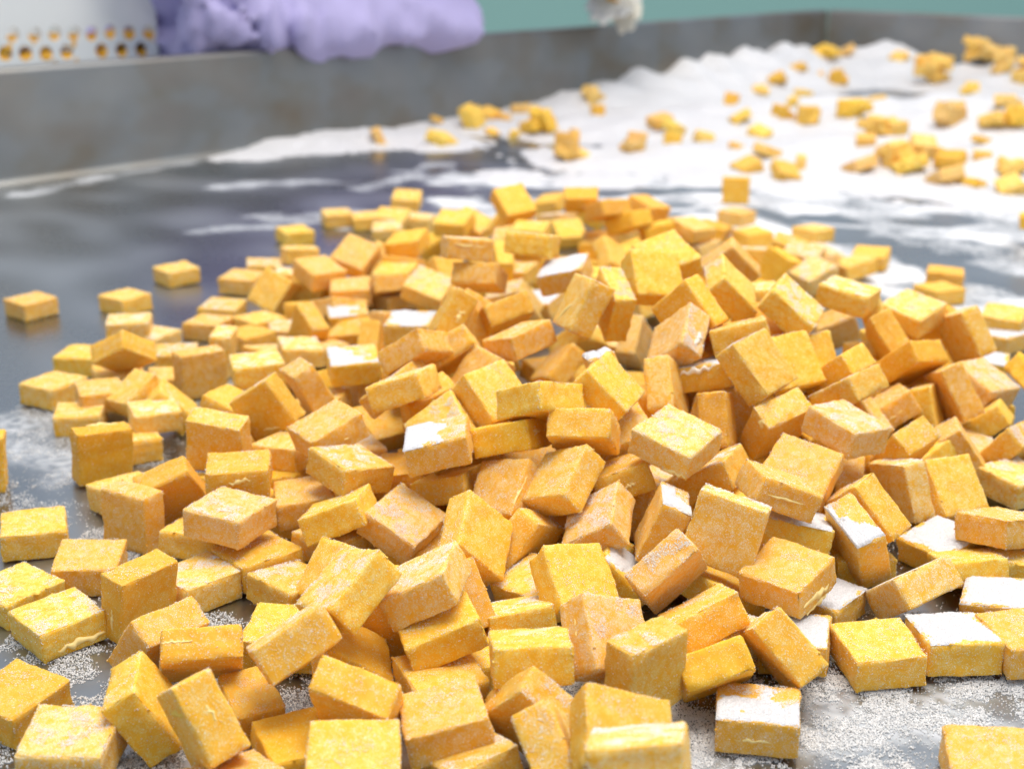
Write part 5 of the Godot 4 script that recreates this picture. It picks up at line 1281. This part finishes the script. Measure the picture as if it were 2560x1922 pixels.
# ---------------------------------------------------------------- behind the tray
func blob(bones: Array, cell: float, smooth: float, ripple := 0.0) -> ArrayMesh:
	# one continuous skin round tapered bones [from, to, radius at from, radius at to], by surface nets
	var lo := Vector3.ONE * 1e9
	var hi := Vector3.ONE * -1e9
	for b in bones:
		var r: float = maxf(b[2], b[3]) + smooth + cell * 2
		for p in [b[0], b[1]]:
			lo = lo.min(p - Vector3.ONE * r)
			hi = hi.max(p + Vector3.ONE * r)
	var n := Vector3i((hi - lo) / cell) + Vector3i.ONE
	var val := PackedFloat32Array()
	val.resize(n.x * n.y * n.z)
	val.fill(1.0)
	for b in bones:
		var a: Vector3 = b[0]
		var d: Vector3 = b[1] - b[0]
		var dd := maxf(d.length_squared(), 1e-9)
		var r: float = maxf(b[2], b[3]) + smooth + cell * 2
		var from := Vector3i((a.min(b[1]) - Vector3.ONE * r - lo) / cell).clamp(Vector3i.ZERO, n - Vector3i.ONE)
		var to := Vector3i((a.max(b[1]) + Vector3.ONE * r - lo) / cell).clamp(Vector3i.ZERO, n - Vector3i.ONE)
		for z in range(from.z, to.z + 1):
			for y in range(from.y, to.y + 1):
				for x in range(from.x, to.x + 1):
					var p := lo + Vector3(x, y, z) * cell
					var t := clampf((p - a).dot(d) / dd, 0.0, 1.0)
					var v := p.distance_to(a + d * t) - lerpf(b[2], b[3], t)
					if ripple > 0.0:
						var g := p.dot(ALONG) * 9.0 + p.y * 13.0 + 2.0 * noise.get_noise_3dv(p * 5.0)
						v += ripple * (noise.get_noise_2d(g * 1.6, p.dot(ACROSS) * 3.0) + 0.5 * absf(noise.get_noise_2d(g * 3.7, p.y * 4.0)))
					var k := (z * n.y + y) * n.x + x
					var h := maxf(smooth - absf(val[k] - v), 0.0) / smooth
					val[k] = minf(val[k], v) - h * h * smooth * 0.25
	var at := {}
	var verts := PackedVector3Array()
	var st := SurfaceTool.new()
	st.begin(Mesh.PRIMITIVE_TRIANGLES)
	st.set_smooth_group(0)
	var idx := PackedInt32Array()
	for z in n.z - 1:
		for y in n.y - 1:
			for x in n.x - 1:
				var inside := 0
				var k := (z * n.y + y) * n.x + x
				var c := [val[k], val[k + 1], val[k + n.x], val[k + n.x + 1], val[k + n.x * n.y], val[k + n.x * n.y + 1], val[k + n.x * n.y + n.x], val[k + n.x * n.y + n.x + 1]]
				for v in c:
					if v < 0:
						inside += 1
				if inside == 0 or inside == 8:
					continue
				var sum := Vector3.ZERO
				var m := 0
				for e in [[0, 1], [2, 3], [4, 5], [6, 7], [0, 2], [1, 3], [4, 6], [5, 7], [0, 4], [1, 5], [2, 6], [3, 7]]:
					var va: float = c[e[0]]
					var vb: float = c[e[1]]
					if (va < 0) != (vb < 0):
						var u := va / (va - vb)
						var pa := Vector3(e[0] & 1, e[0] >> 1 & 1, e[0] >> 2)
						var pb := Vector3(e[1] & 1, e[1] >> 1 & 1, e[1] >> 2)
						sum += pa.lerp(pb, u)
						m += 1
				at[k] = verts.size()
				verts.append(lo + (Vector3(x, y, z) + sum / m) * cell)
	var step := [1, n.x, n.x * n.y]
	for k in at.keys():
		for axis in 3:
			var s: int = step[axis]
			var u: int = step[(axis + 1) % 3]
			var v: int = step[(axis + 2) % 3]
			if k + s >= val.size() or (val[k] < 0) == (val[k + s] < 0):
				continue
			if not (at.has(k - u) and at.has(k - v) and at.has(k - u - v)):
				continue
			var q := [at[k], at[k - u], at[k - u - v], at[k - v]]
			var order := [0, 1, 2, 0, 2, 3] if val[k] >= 0 else [0, 2, 1, 0, 3, 2]
			for i in order:
				st.add_vertex(verts[q[i]])
	st.index()
	st.generate_normals()
	return st.commit()


func glove_bones(palm: Vector3, reach: Vector3, side: Vector3, curl: Vector3, wrist: Vector3, s: float) -> Array:
	# a hand reaching along «reach», fingers spread along «side» and curling toward «curl»
	var b := [[wrist, palm, 0.026 * s, 0.026 * s]]
	for i in 4:
		var k := (i - 1.5) / 1.5
		b.append([palm - reach * 0.02 * s + side * k * 0.016 * s, palm + reach * 0.035 * s + side * k * 0.030 * s, 0.017 * s, 0.0135 * s])
		var l: float = [0.034, 0.042, 0.039, 0.030][i] * s
		var p0 := palm + reach * 0.04 * s + side * k * 0.031 * s
		var p1 := p0 + (reach * 0.9 + curl * 0.35).normalized() * l
		var p2 := p1 + (reach * 0.45 + curl * 0.9).normalized() * l * 0.75
		var p3 := p2 + (curl - reach * 0.25).normalized() * l * 0.5
		b.append([p0, p1, 0.0105 * s, 0.0095 * s])
		b.append([p1, p2, 0.0095 * s, 0.0088 * s])
		b.append([p2, p3, 0.0088 * s, 0.0075 * s])
	var t0 := palm + side * 0.026 * s
	var t1 := t0 + (reach * 0.4 + side * 0.6 + curl * 0.5).normalized() * 0.036 * s
	b.append([t0, t1, 0.014 * s, 0.011 * s])
	b.append([t1, t1 + (reach + curl * 0.6).normalized() * 0.028 * s, 0.011 * s, 0.009 * s])
	return b


func make_background() -> void:
	# sea-green wall far behind
	var back := BoxMesh.new()
	back.size = Vector3(9.0, 1.0, 0.12)
	var wall := MeshInstance3D.new()
	wall.mesh = back
	wall.material_override = plain(Color(0.24, 0.42, 0.36), 0.5)
	wall.position = Vector3(0.6, -0.12, -3.6)
	wall.rotation.y = 0.12
	thing(wall, "back_wall", "smooth sea-green wall far behind the tray", "wall", "", "structure")
	make_crate()
	make_person()


func make_crate() -> void:
	var o := Node3D.new()
	var x0 := -0.10
	o.transform = tray_basis().translated_local(Vector3(x0, 0.0, 1.169))
	thing(o, "plastic_crate", "white plastic crate with two rows of round holes behind the left steel wall", "crate")
	var white := plain(Color(0.72, 0.75, 0.75), 0.45)
	var holes := [Vector2(1.3224, 0.1149), Vector2(1.3007, 0.1138), Vector2(1.2802, 0.1142), Vector2(1.2604, 0.1132), Vector2(1.2415, 0.1122), Vector2(1.2211, 0.1127), Vector2(1.2006, 0.1109), Vector2(1.1784, 0.1105), Vector2(1.3312, 0.0990), Vector2(1.3117, 0.0978), Vector2(1.2910, 0.0965), Vector2(1.2697, 0.0967), Vector2(1.2328, 0.0959), Vector2(1.2105, 0.0953), Vector2(1.1888, 0.0948)]
	var side := CSGBox3D.new()
	side.name = "front_side"
	side.size = Vector3(0.004, 0.17, 0.30)
	side.position = Vector3(-0.002, 0.10, 0.15)
	side.material = white
	for h in holes:
		var c := CSGCylinder3D.new()
		c.name = "hole"
		c.radius = 0.0068
		c.height = 0.02
		c.sides = 20
		c.operation = CSGShape3D.OPERATION_SUBTRACTION
		c.rotation.z = PI / 2
		c.position = Vector3(0, h.y - 0.10, h.x - 1.169 - 0.15)
		c.material = white
		side.add_child(c, true)
	o.add_child(side, true)
	for k in 3:
		var b := BoxMesh.new()
		b.size = [Vector3(0.2, 0.17, 0.004), Vector3(0.2, 0.17, 0.004), Vector3(0.004, 0.17, 0.30)][k]
		part("end_side", b, white, o).position = [Vector3(-0.105, 0.10, 0.002), Vector3(-0.105, 0.10, 0.298), Vector3(-0.207, 0.10, 0.15)][k]
	var base := BoxMesh.new()
	base.size = Vector3(0.2, 0.006, 0.29)
	part("crate_bottom", base, white, o).position = Vector3(-0.105, 0.02, 0.15)
	var rim := BoxMesh.new()
	rim.size = Vector3(0.012, 0.010, 0.304)
	part("rim", rim, white, o).position = Vector3(0.004, 0.182, 0.15)
	# candies inside, pressed against the pierced side
	var st := SurfaceTool.new()
	var r := RandomNumberGenerator.new()
	r.seed = 4
	for i in 130:
		var p := Vector3(-0.0114 - 0.02 * (i % 2), 0.035 + 0.0135 * int(i / 26), 0.012 + 0.0215 * (int(i / 2) % 13))
		st.append_from(plain_meshes[i % 4], 0, Transform3D(Basis.from_euler(Vector3(r.randf_range(-0.25, 0.25), r.randf_range(-0.3, 0.3), r.randf_range(-0.25, 0.25))), p + Vector3(0, r.randf_range(0, 0.004), 0)))
	for i in 26:
		var p := Vector3(-0.0114 - 0.02 * (i % 2), 0.0355 + 0.0135 * 5, 0.012 + 0.0215 * (int(i / 2) % 13))
		st.append_from(plain_meshes[i % 4], 0, Transform3D(Basis.from_euler(Vector3(r.randf_range(-0.25, 0.25), r.randf_range(-0.3, 0.3), r.randf_range(-0.25, 0.25))), p + Vector3(0, r.randf_range(0, 0.004), 0)))
	var fill := MeshInstance3D.new()
	fill.mesh = st.commit()
	fill.material_override = candy_mats[0][2]
	fill.transform = o.transform
	thing(fill, "crated_candies", "orange candies seen through the round holes of the white crate", "candy", "", "stuff")


func make_person() -> void:
	var f := func(lx: float, y: float, lz: float) -> Vector3: return tray_point(lx, y, lz)
	var hip: Vector3 = f.call(-0.20, -0.25, 1.02)
	var waist: Vector3 = f.call(-0.18, 0.06, 1.00)
	var chest: Vector3 = f.call(-0.10, 0.36, 0.97)
	var neck: Vector3 = f.call(-0.04, 0.52, 0.95)
	var bones := []
	# two legs, trunk, folds of the coat that hang over the rim, shoulders and arms
	for s in [-1.0, 1.0]:
		bones.append([f.call(-0.22, -0.82, 1.01 + 0.10 * s), f.call(-0.20, -0.22, 1.01 + 0.09 * s), 0.075, 0.11])
	bones.append([hip + ALONG * 0.06, waist + ALONG * 0.07, 0.14, 0.12])
	bones.append([hip - ALONG * 0.06, waist - ALONG * 0.07, 0.14, 0.12])
	bones.append([waist + ALONG * 0.07, chest + ALONG * 0.08, 0.12, 0.12])
	bones.append([waist - ALONG * 0.07, chest - ALONG * 0.08, 0.12, 0.12])
	bones.append([chest, neck, 0.10, 0.055])
	bones.append([f.call(-0.06, 0.112, 1.13), f.call(-0.004, 0.106, 1.00), 0.045, 0.020])
	bones.append([f.call(-0.03, 0.115, 1.08), f.call(0.008, 0.104, 0.92), 0.038, 0.016])
	bones.append([f.call(-0.04, 0.125, 0.98), f.call(0.012, 0.103, 0.84), 0.042, 0.018])
	bones.append([f.call(-0.03, 0.118, 1.16), f.call(-0.02, 0.113, 0.86), 0.026, 0.030])
	for i in 9:
		var lz := 1.17 - 0.042 * i
		bones.append([f.call(-0.05, 0.20 + 0.02 * (i % 3), lz + 0.05), f.call(0.002 + 0.006 * (i % 2), 0.106 + 0.004 * ((i * 7) % 3), lz - 0.03 + 0.012 * (i % 3)), 0.016, 0.013])
	var sh_far: Vector3 = f.call(-0.06, 0.42, 0.80)
	var sh_near: Vector3 = f.call(-0.06, 0.42, 1.14)
	bones.append([sh_near, sh_far, 0.065, 0.065])
	bones.append([sh_far, f.call(-0.03, 0.22, 0.76), 0.06, 0.05])
	bones.append([f.call(-0.03, 0.22, 0.76), f.call(0.012, 0.178, 0.69), 0.05, 0.036])
	bones.append([sh_near, f.call(-0.02, 0.27, 0.90), 0.06, 0.05])
	bones.append([f.call(-0.02, 0.27, 0.90), f.call(0.05, 0.215, 0.60), 0.05, 0.036])
	var o := MeshInstance3D.new()
	o.mesh = blob(bones, 0.009, 0.014, 0.017)
	var cloth := plain(Color(0.40, 0.37, 0.62), 0.85)
	cloth.rim_enabled = true
	cloth.rim = 0.4
	o.material_override = cloth
	thing(o, "person", "person in a lilac work coat leaning on the left steel wall, hands gloved", "person")
	var skin := plain(Color(0.55, 0.36, 0.26), 0.6)
	var head: Vector3 = f.call(0.02, 0.64, 0.94)
	var face := ACROSS * 0.8 + Vector3(0, -0.5, 0)
	part("head", blob([[neck, head - Vector3(0, 0.03, 0), 0.05, 0.06], [head, head + Vector3(0, 0.03, 0), 0.078, 0.082], [head + face * 0.06, head + face * 0.075 - Vector3(0, 0.035, 0), 0.05, 0.04], [head + face * 0.10, head + face * 0.115, 0.012, 0.014]], 0.010, 0.02), skin, o)
	part("hair_cover", blob([[head + Vector3(0, 0.035, 0) - face * 0.02, head + Vector3(0, 0.05, 0) - face * 0.03, 0.09, 0.088]], 0.010, 0.02), plain(Color(0.7, 0.72, 0.76), 0.8), o)
	var rubber := plain(Color(0.70, 0.68, 0.58), 0.5)
	part("glove", blob(glove_bones(f.call(0.020, 0.158, 0.645), -(-ALONG) * 0.9 + Vector3(0, -0.25, 0), ACROSS, Vector3(0, -1, 0) * 0.8 + ACROSS * 0.3, f.call(0.012, 0.175, 0.70), 0.85), 0.005, 0.008), rubber, o)
	part("glove", blob(glove_bones(f.call(0.026, 0.168, 0.535), -ALONG * 0.7 + Vector3(0, -0.5, 0), -ACROSS, -ALONG * 0.7 + Vector3(0, -0.5, 0), f.call(0.045, 0.198, 0.565), 0.85), 0.005, 0.008), plain(Color(0.74, 0.74, 0.70), 0.5), o)
	# the candy held between the gloves
	var c := MeshInstance3D.new()
	c.mesh = plain_meshes[1]
	c.material_override = candy_mats[0][1]
	c.position = f.call(0.036, 0.136, 0.592)
	c.rotation = Vector3(0.5, 0.4, 1.1)
	c.scale = Vector3(1.5, 1.9, 1.5)
	thing(c, "held_candy", "orange candy piece held in white gloves above the far rim", "candy")


func strokes() -> Array:
	return [
		[[Vector2(0.229, -0.860), Vector2(0.291, -0.737)], 0.050, 0.90],
		[[Vector2(0.109, -0.966), Vector2(0.154, -0.885)], 0.050, 0.90],
		[[Vector2(0.167, -0.965), Vector2(0.210, -0.837)], 0.050, 0.90],
		[[Vector2(0.091, -1.116), Vector2(0.230, -1.059)], 0.090, 0.85],
		[[Vector2(-0.051, -1.179), Vector2(-0.010, -1.153), Vector2(0.042, -1.162)], 0.035, 0.80],
		[[Vector2(-0.015, -0.998), Vector2(0.015, -0.990)], 0.030, 0.80],
		[[Vector2(-0.047, -1.055), Vector2(-0.031, -1.046)], 0.020, 0.80],
		[[Vector2(0.223, -1.026), Vector2(0.373, -0.962)], 0.100, 0.75],
		[[Vector2(0.254, -0.909), Vector2(0.331, -0.847)], 0.050, 0.70],
		[[Vector2(-0.096, -0.991), Vector2(-0.111, -0.969)], 0.020, 0.60],
		[[Vector2(-0.125, -1.112), Vector2(-0.103, -1.149), Vector2(-0.084, -1.198)], 0.012, 0.55],
		[[Vector2(-0.397, -1.083), Vector2(-0.347, -1.184), Vector2(-0.300, -1.261)], 0.012, 0.50],
		[[Vector2(-0.101, -1.212), Vector2(-0.066, -1.245)], 0.020, 0.50],
		[[Vector2(-0.176, -0.988), Vector2(-0.142, -0.981), Vector2(-0.114, -0.999)], 0.020, 0.45],
		[[Vector2(-0.190, -0.527), Vector2(-0.181, -0.542)], 0.010, 0.35],
		[[Vector2(0.046, -0.292), Vector2(0.088, -0.314), Vector2(0.123, -0.322)], 0.012, 0.35],
		[[Vector2(0.111, -0.318), Vector2(0.132, -0.304)], 0.012, 0.35],
		[[Vector2(-0.243, -1.125), Vector2(-0.165, -1.148), Vector2(-0.140, -1.143)], 0.014, 0.32],
		[[Vector2(-0.214, -0.542), Vector2(-0.191, -0.568)], 0.012, 0.30],
		[[Vector2(-0.221, -0.937), Vector2(-0.182, -0.956)], 0.010, 0.25],
		[[Vector2(-0.199, -0.509), Vector2(-0.172, -0.487)], 0.012, 0.25],
		[[Vector2(0.192, -1.026), Vector2(0.208, -0.965)], 0.012, -0.40],
		[[Vector2(0.311, -1.076), Vector2(0.337, -1.054)], 0.015, -0.50],
		[[Vector2(0.019, -1.026), Vector2(0.132, -1.044)], 0.010, -0.60],
		[[Vector2(0.304, -0.985), Vector2(0.342, -0.992)], 0.018, -0.60],
		[[Vector2(0.229, -0.943), Vector2(0.270, -0.869), Vector2(0.307, -0.779)], 0.020, -0.70],
		[[Vector2(-0.143, -1.170), Vector2(-0.102, -1.275), Vector2(-0.068, -1.269)], 0.022, -0.80],
		[[Vector2(-0.262, -1.219), Vector2(-0.155, -1.211)], 0.012, -0.80],
		[[Vector2(-0.013, -1.104), Vector2(0.073, -1.101), Vector2(0.184, -1.115)], 0.016, -1.00],
		[[Vector2(0.225, -0.993), Vector2(0.245, -0.986)], 0.016, -1.00],
		[[Vector2(-0.050, -1.306), Vector2(-0.037, -1.204)], 0.009, -1.00],
		[[Vector2(-0.021, -1.293), Vector2(-0.010, -1.217)], 0.008, -1.00],
		[[Vector2(0.004, -1.298), Vector2(0.015, -1.210)], 0.009, -1.00],
	]


func make_lumps() -> void:
	lump(0.463, 0.0325, -2.034, 0.041, 0.022, 0, "large orange candy lump at the far crest of the sugar")
	lump(0.508, 0.0357, -2.094, 0.022, 0.011, 1, "small orange candy lump on the sugar, just right of the lump on the far crest")
	lump(0.400, 0.0232, -1.925, 0.025, 0.010, 2, "small orange candy lump on the sugar, down-left of the lump on the far crest")
	lump(0.360, 0.0142, -1.857, 0.018, 0.018, 3, "middling orange candy lump on the sugar, left of the hollow lump")
	lump(0.327, 0.0059, -1.795, 0.026, 0.013, 4, "middling orange candy lump on the sugar, left of the tall lump at the back wall")
	lump(0.255, 0.0185, -1.586, 0.017, 0.009, 5, "small orange candy lump on the sugar, left of the cluster lump at right")
	lump(0.248, 0.0110, -1.481, 0.023, 0.012, 6, "middling orange candy lump on the sugar, up-left of the long flat lump")
	lump(0.389, 0.0009, -1.821, 0.020, 0.013, 7, "small orange candy lump on the sugar, up-left of the broad lump amid the sugar")
	lump(0.320, 0.0191, -1.557, 0.015, 0.015, 8, "middling orange candy lump on the sugar, left of the broad lump amid the sugar")
	lump(0.296, 0.0143, -1.492, 0.030, 0.011, 9, "middling orange candy lump on the sugar, above the long flat lump")
	lump(0.324, 0.0111, -1.481, 0.027, 0.014, 10, "middling orange candy lump on the sugar, left of the smooth rounded lump")
	lump(0.457, 0.0056, -1.917, 0.032, 0.023, 11, "large orange candy lump on the sugar, down-right of the lump on the far crest")
	lump(0.432, 0.0151, -1.931, 0.014, 0.009, 12, "small orange candy lump on the sugar, just below the lump on the far crest")
	lump(0.260, 0.0028, -1.417, 0.021, 0.009, 13, "middling orange candy lump on the sugar, above the flat yellow lump")
	lump(0.214, 0.0093, -1.284, 0.012, 0.009, 14, "small orange candy lump on the sugar, up-left of the flat yellow lump")
	lump(0.238, 0.0080, -1.256, 0.021, 0.009, 15, "middling orange candy lump on the sugar, up-right of the flat yellow lump")
	lump(0.197, 0.0022, -1.389, 0.022, 0.013, 16, "middling orange candy lump on the sugar, right of the pale lump near the wall")
	lump(0.210, 0.0019, -1.200, 0.023, 0.012, 17, "flat yellow candy lump just behind the upright square on the sugar")
	lump(0.237, 0.0034, -1.162, 0.023, 0.010, 18, "long flat candy lump right of the upright square on the sugar")
	lump(0.259, 0.0026, -1.204, 0.020, 0.009, 19, "middling orange candy lump on the sugar, up-right of the long flat lump")
	lump(0.373, 0.0139, -1.486, 0.041, 0.023, 20, "smooth rounded orange candy lump alone on flat white sugar")
	lump(0.414, 0.0241, -1.546, 0.017, 0.007, 21, "small orange candy lump on the sugar, up-right of the smooth rounded lump")
	lump(0.575, 0.0289, -2.037, 0.027, 0.012, 22, "small orange candy lump on the sugar, left of the slanting lump")
	lump(0.591, 0.0103, -1.925, 0.053, 0.041, 23, "slanting orange candy lump high on the sugar slope near the back wall")
	lump(0.615, 0.0052, -1.835, 0.035, 0.013, 24, "middling orange candy lump on the sugar, up-right of the hollow lump")
	lump(0.683, 0.0384, -1.987, 0.038, 0.035, 25, "tall orange candy lump standing on the sugar at the back wall")
	lump(0.670, 0.0271, -1.996, 0.028, 0.040, 26, "large orange candy lump on the sugar, down-left of the tall lump at the back wall")
	lump(0.689, 0.0258, -1.922, 0.037, 0.034, 27, "large orange candy lump on the sugar, down-right of the tall lump at the back wall")
	lump(0.694, 0.0174, -1.862, 0.022, 0.035, 28, "large orange candy lump on the sugar, right of the slanting lump")
	lump(0.454, 0.0175, -1.409, 0.039, 0.024, 29, "candy lump with a dark hollow between two raised corners")
	lump(0.524, 0.0319, -1.439, 0.028, 0.014, 30, "middling orange candy lump on the sugar, up-right of the cluster lump at right")
	lump(0.490, 0.0190, -1.386, 0.028, 0.017, 31, "orange candy lump in the cluster at the right photo edge")
	lump(0.514, 0.0184, -1.378, 0.020, 0.033, 32, "large orange candy lump on the sugar, just right of the cluster lump at right")
	lump(0.365, 0.0138, -1.328, 0.048, 0.022, 33, "broad orange candy lump in the middle of the white sugar")
	lump(0.340, 0.0133, -1.296, 0.019, 0.013, 34, "middling orange candy lump on the sugar, down-left of the broad lump amid the sugar")
	lump(0.312, 0.0024, -1.202, 0.025, 0.010, 35, "middling orange candy lump on the sugar, below the smooth rounded lump")
	lump(0.347, 0.0073, -1.212, 0.037, 0.018, 36, "large orange candy lump on the sugar, down-right of the broad lump amid the sugar")
	lump(0.372, 0.0111, -1.219, 0.021, 0.021, 37, "large orange candy lump on the sugar, up-left of the box-shaped lump")
	lump(0.353, 0.0049, -1.192, 0.029, 0.012, 38, "large orange candy lump on the sugar, left of the box-shaped lump")
	lump(0.370, 0.0031, -1.132, 0.032, 0.017, 39, "box-shaped orange candy lump with a white sugared top")
	lump(0.390, 0.0084, -1.191, 0.026, 0.014, 40, "large orange candy lump on the sugar, just above the box-shaped lump")
	lump(0.391, 0.0124, -1.224, 0.015, 0.009, 41, "small orange candy lump on the sugar, below the hollow lump")
	lump(0.388, 0.0023, -1.122, 0.016, 0.007, 42, "small orange candy lump on the sugar, just right of the box-shaped lump")
	lump(0.404, 0.0036, -1.080, 0.025, 0.017, 43, "orange candy lump cut by the right photo edge, lowest on the sugar")
	lump(0.431, 0.0073, -1.159, 0.023, 0.016, 44, "large orange candy lump on the sugar, just above the lowest lump at the right edge")
	lump(0.419, 0.0139, -1.197, 0.017, 0.007, 45, "small orange candy lump on the sugar, below the cluster lump at right")
	lump(0.438, 0.0194, -1.260, 0.014, 0.008, 46, "small orange candy lump on the sugar, down-left of the cluster lump at right")
	lump(-0.135, 0.0055, -1.355, 0.021, 0.013, 47, "leftmost orange candy lump on the sugar tongue")
	lump(-0.073, 0.0036, -1.350, 0.028, 0.013, 48, "brick-like orange candy lump lying alone on the left sugar tongue")
	lump(-0.045, 0.0058, -1.473, 0.030, 0.021, 49, "large orange candy lump on the sugar, up-right of the brick-like lump")
	lump(-0.028, 0.0054, -1.550, 0.022, 0.011, 50, "middling orange candy lump on the sugar, up-left of the upright lump by the streaks")
	lump(-0.010, 0.0034, -1.546, 0.015, 0.007, 51, "small orange candy lump on the sugar, left of the pale lump near the wall")
	lump(0.008, 0.0061, -1.584, 0.023, 0.013, 52, "middling orange candy lump on the sugar, up-left of the pale lump near the wall")
	lump(0.029, 0.0038, -1.434, 0.035, 0.029, 53, "pale sugared candy lump near the left steel wall")
	lump(0.001, 0.0002, -1.412, 0.014, 0.009, 54, "small orange candy lump on the sugar, down-left of the pale lump near the wall")
	lump(-0.022, 0.0007, -1.441, 0.010, 0.005, 55, "small orange candy lump on the sugar, right of the brick-like lump")
	lump(0.096, 0.0139, -1.654, 0.026, 0.018, 56, "candy lump with two bumps alone on the white slope by the left wall")
	lump(0.098, 0.0069, -1.564, 0.017, 0.015, 57, "middling orange candy lump on the sugar, just below the two-bumped lump")
	lump(0.064, 0.0028, -1.396, 0.015, 0.015, 58, "middling orange candy lump on the sugar, up-right of the upright lump by the streaks")
	lump(0.050, 0.0039, -1.247, 0.014, 0.024, 59, "upright candy lump at the near edge of the wiped sugar streaks")
	lump(0.065, 0.0053, -1.251, 0.015, 0.012, 60, "middling orange candy lump on the sugar, just right of the upright lump by the streaks")
	lump(0.117, 0.0064, -1.296, 0.027, 0.022, 61, "domed pale orange candy lump on the sugar behind the heap")
	lump(0.158, 0.0080, -1.446, 0.023, 0.017, 62, "middling orange candy lump on the sugar, up-right of the domed pale lump")
	lump(0.169, 0.0049, -1.418, 0.017, 0.026, 63, "large orange candy lump on the sugar, right of the two-bumped lump")
	lump(0.158, 0.0068, -1.330, 0.018, 0.010, 64, "middling orange candy lump on the sugar, right of the domed pale lump")
	lump(-0.084, 0.0086, -1.488, 0.011, 0.005, 65, "small orange candy lump on the sugar, just above the brick-like lump")
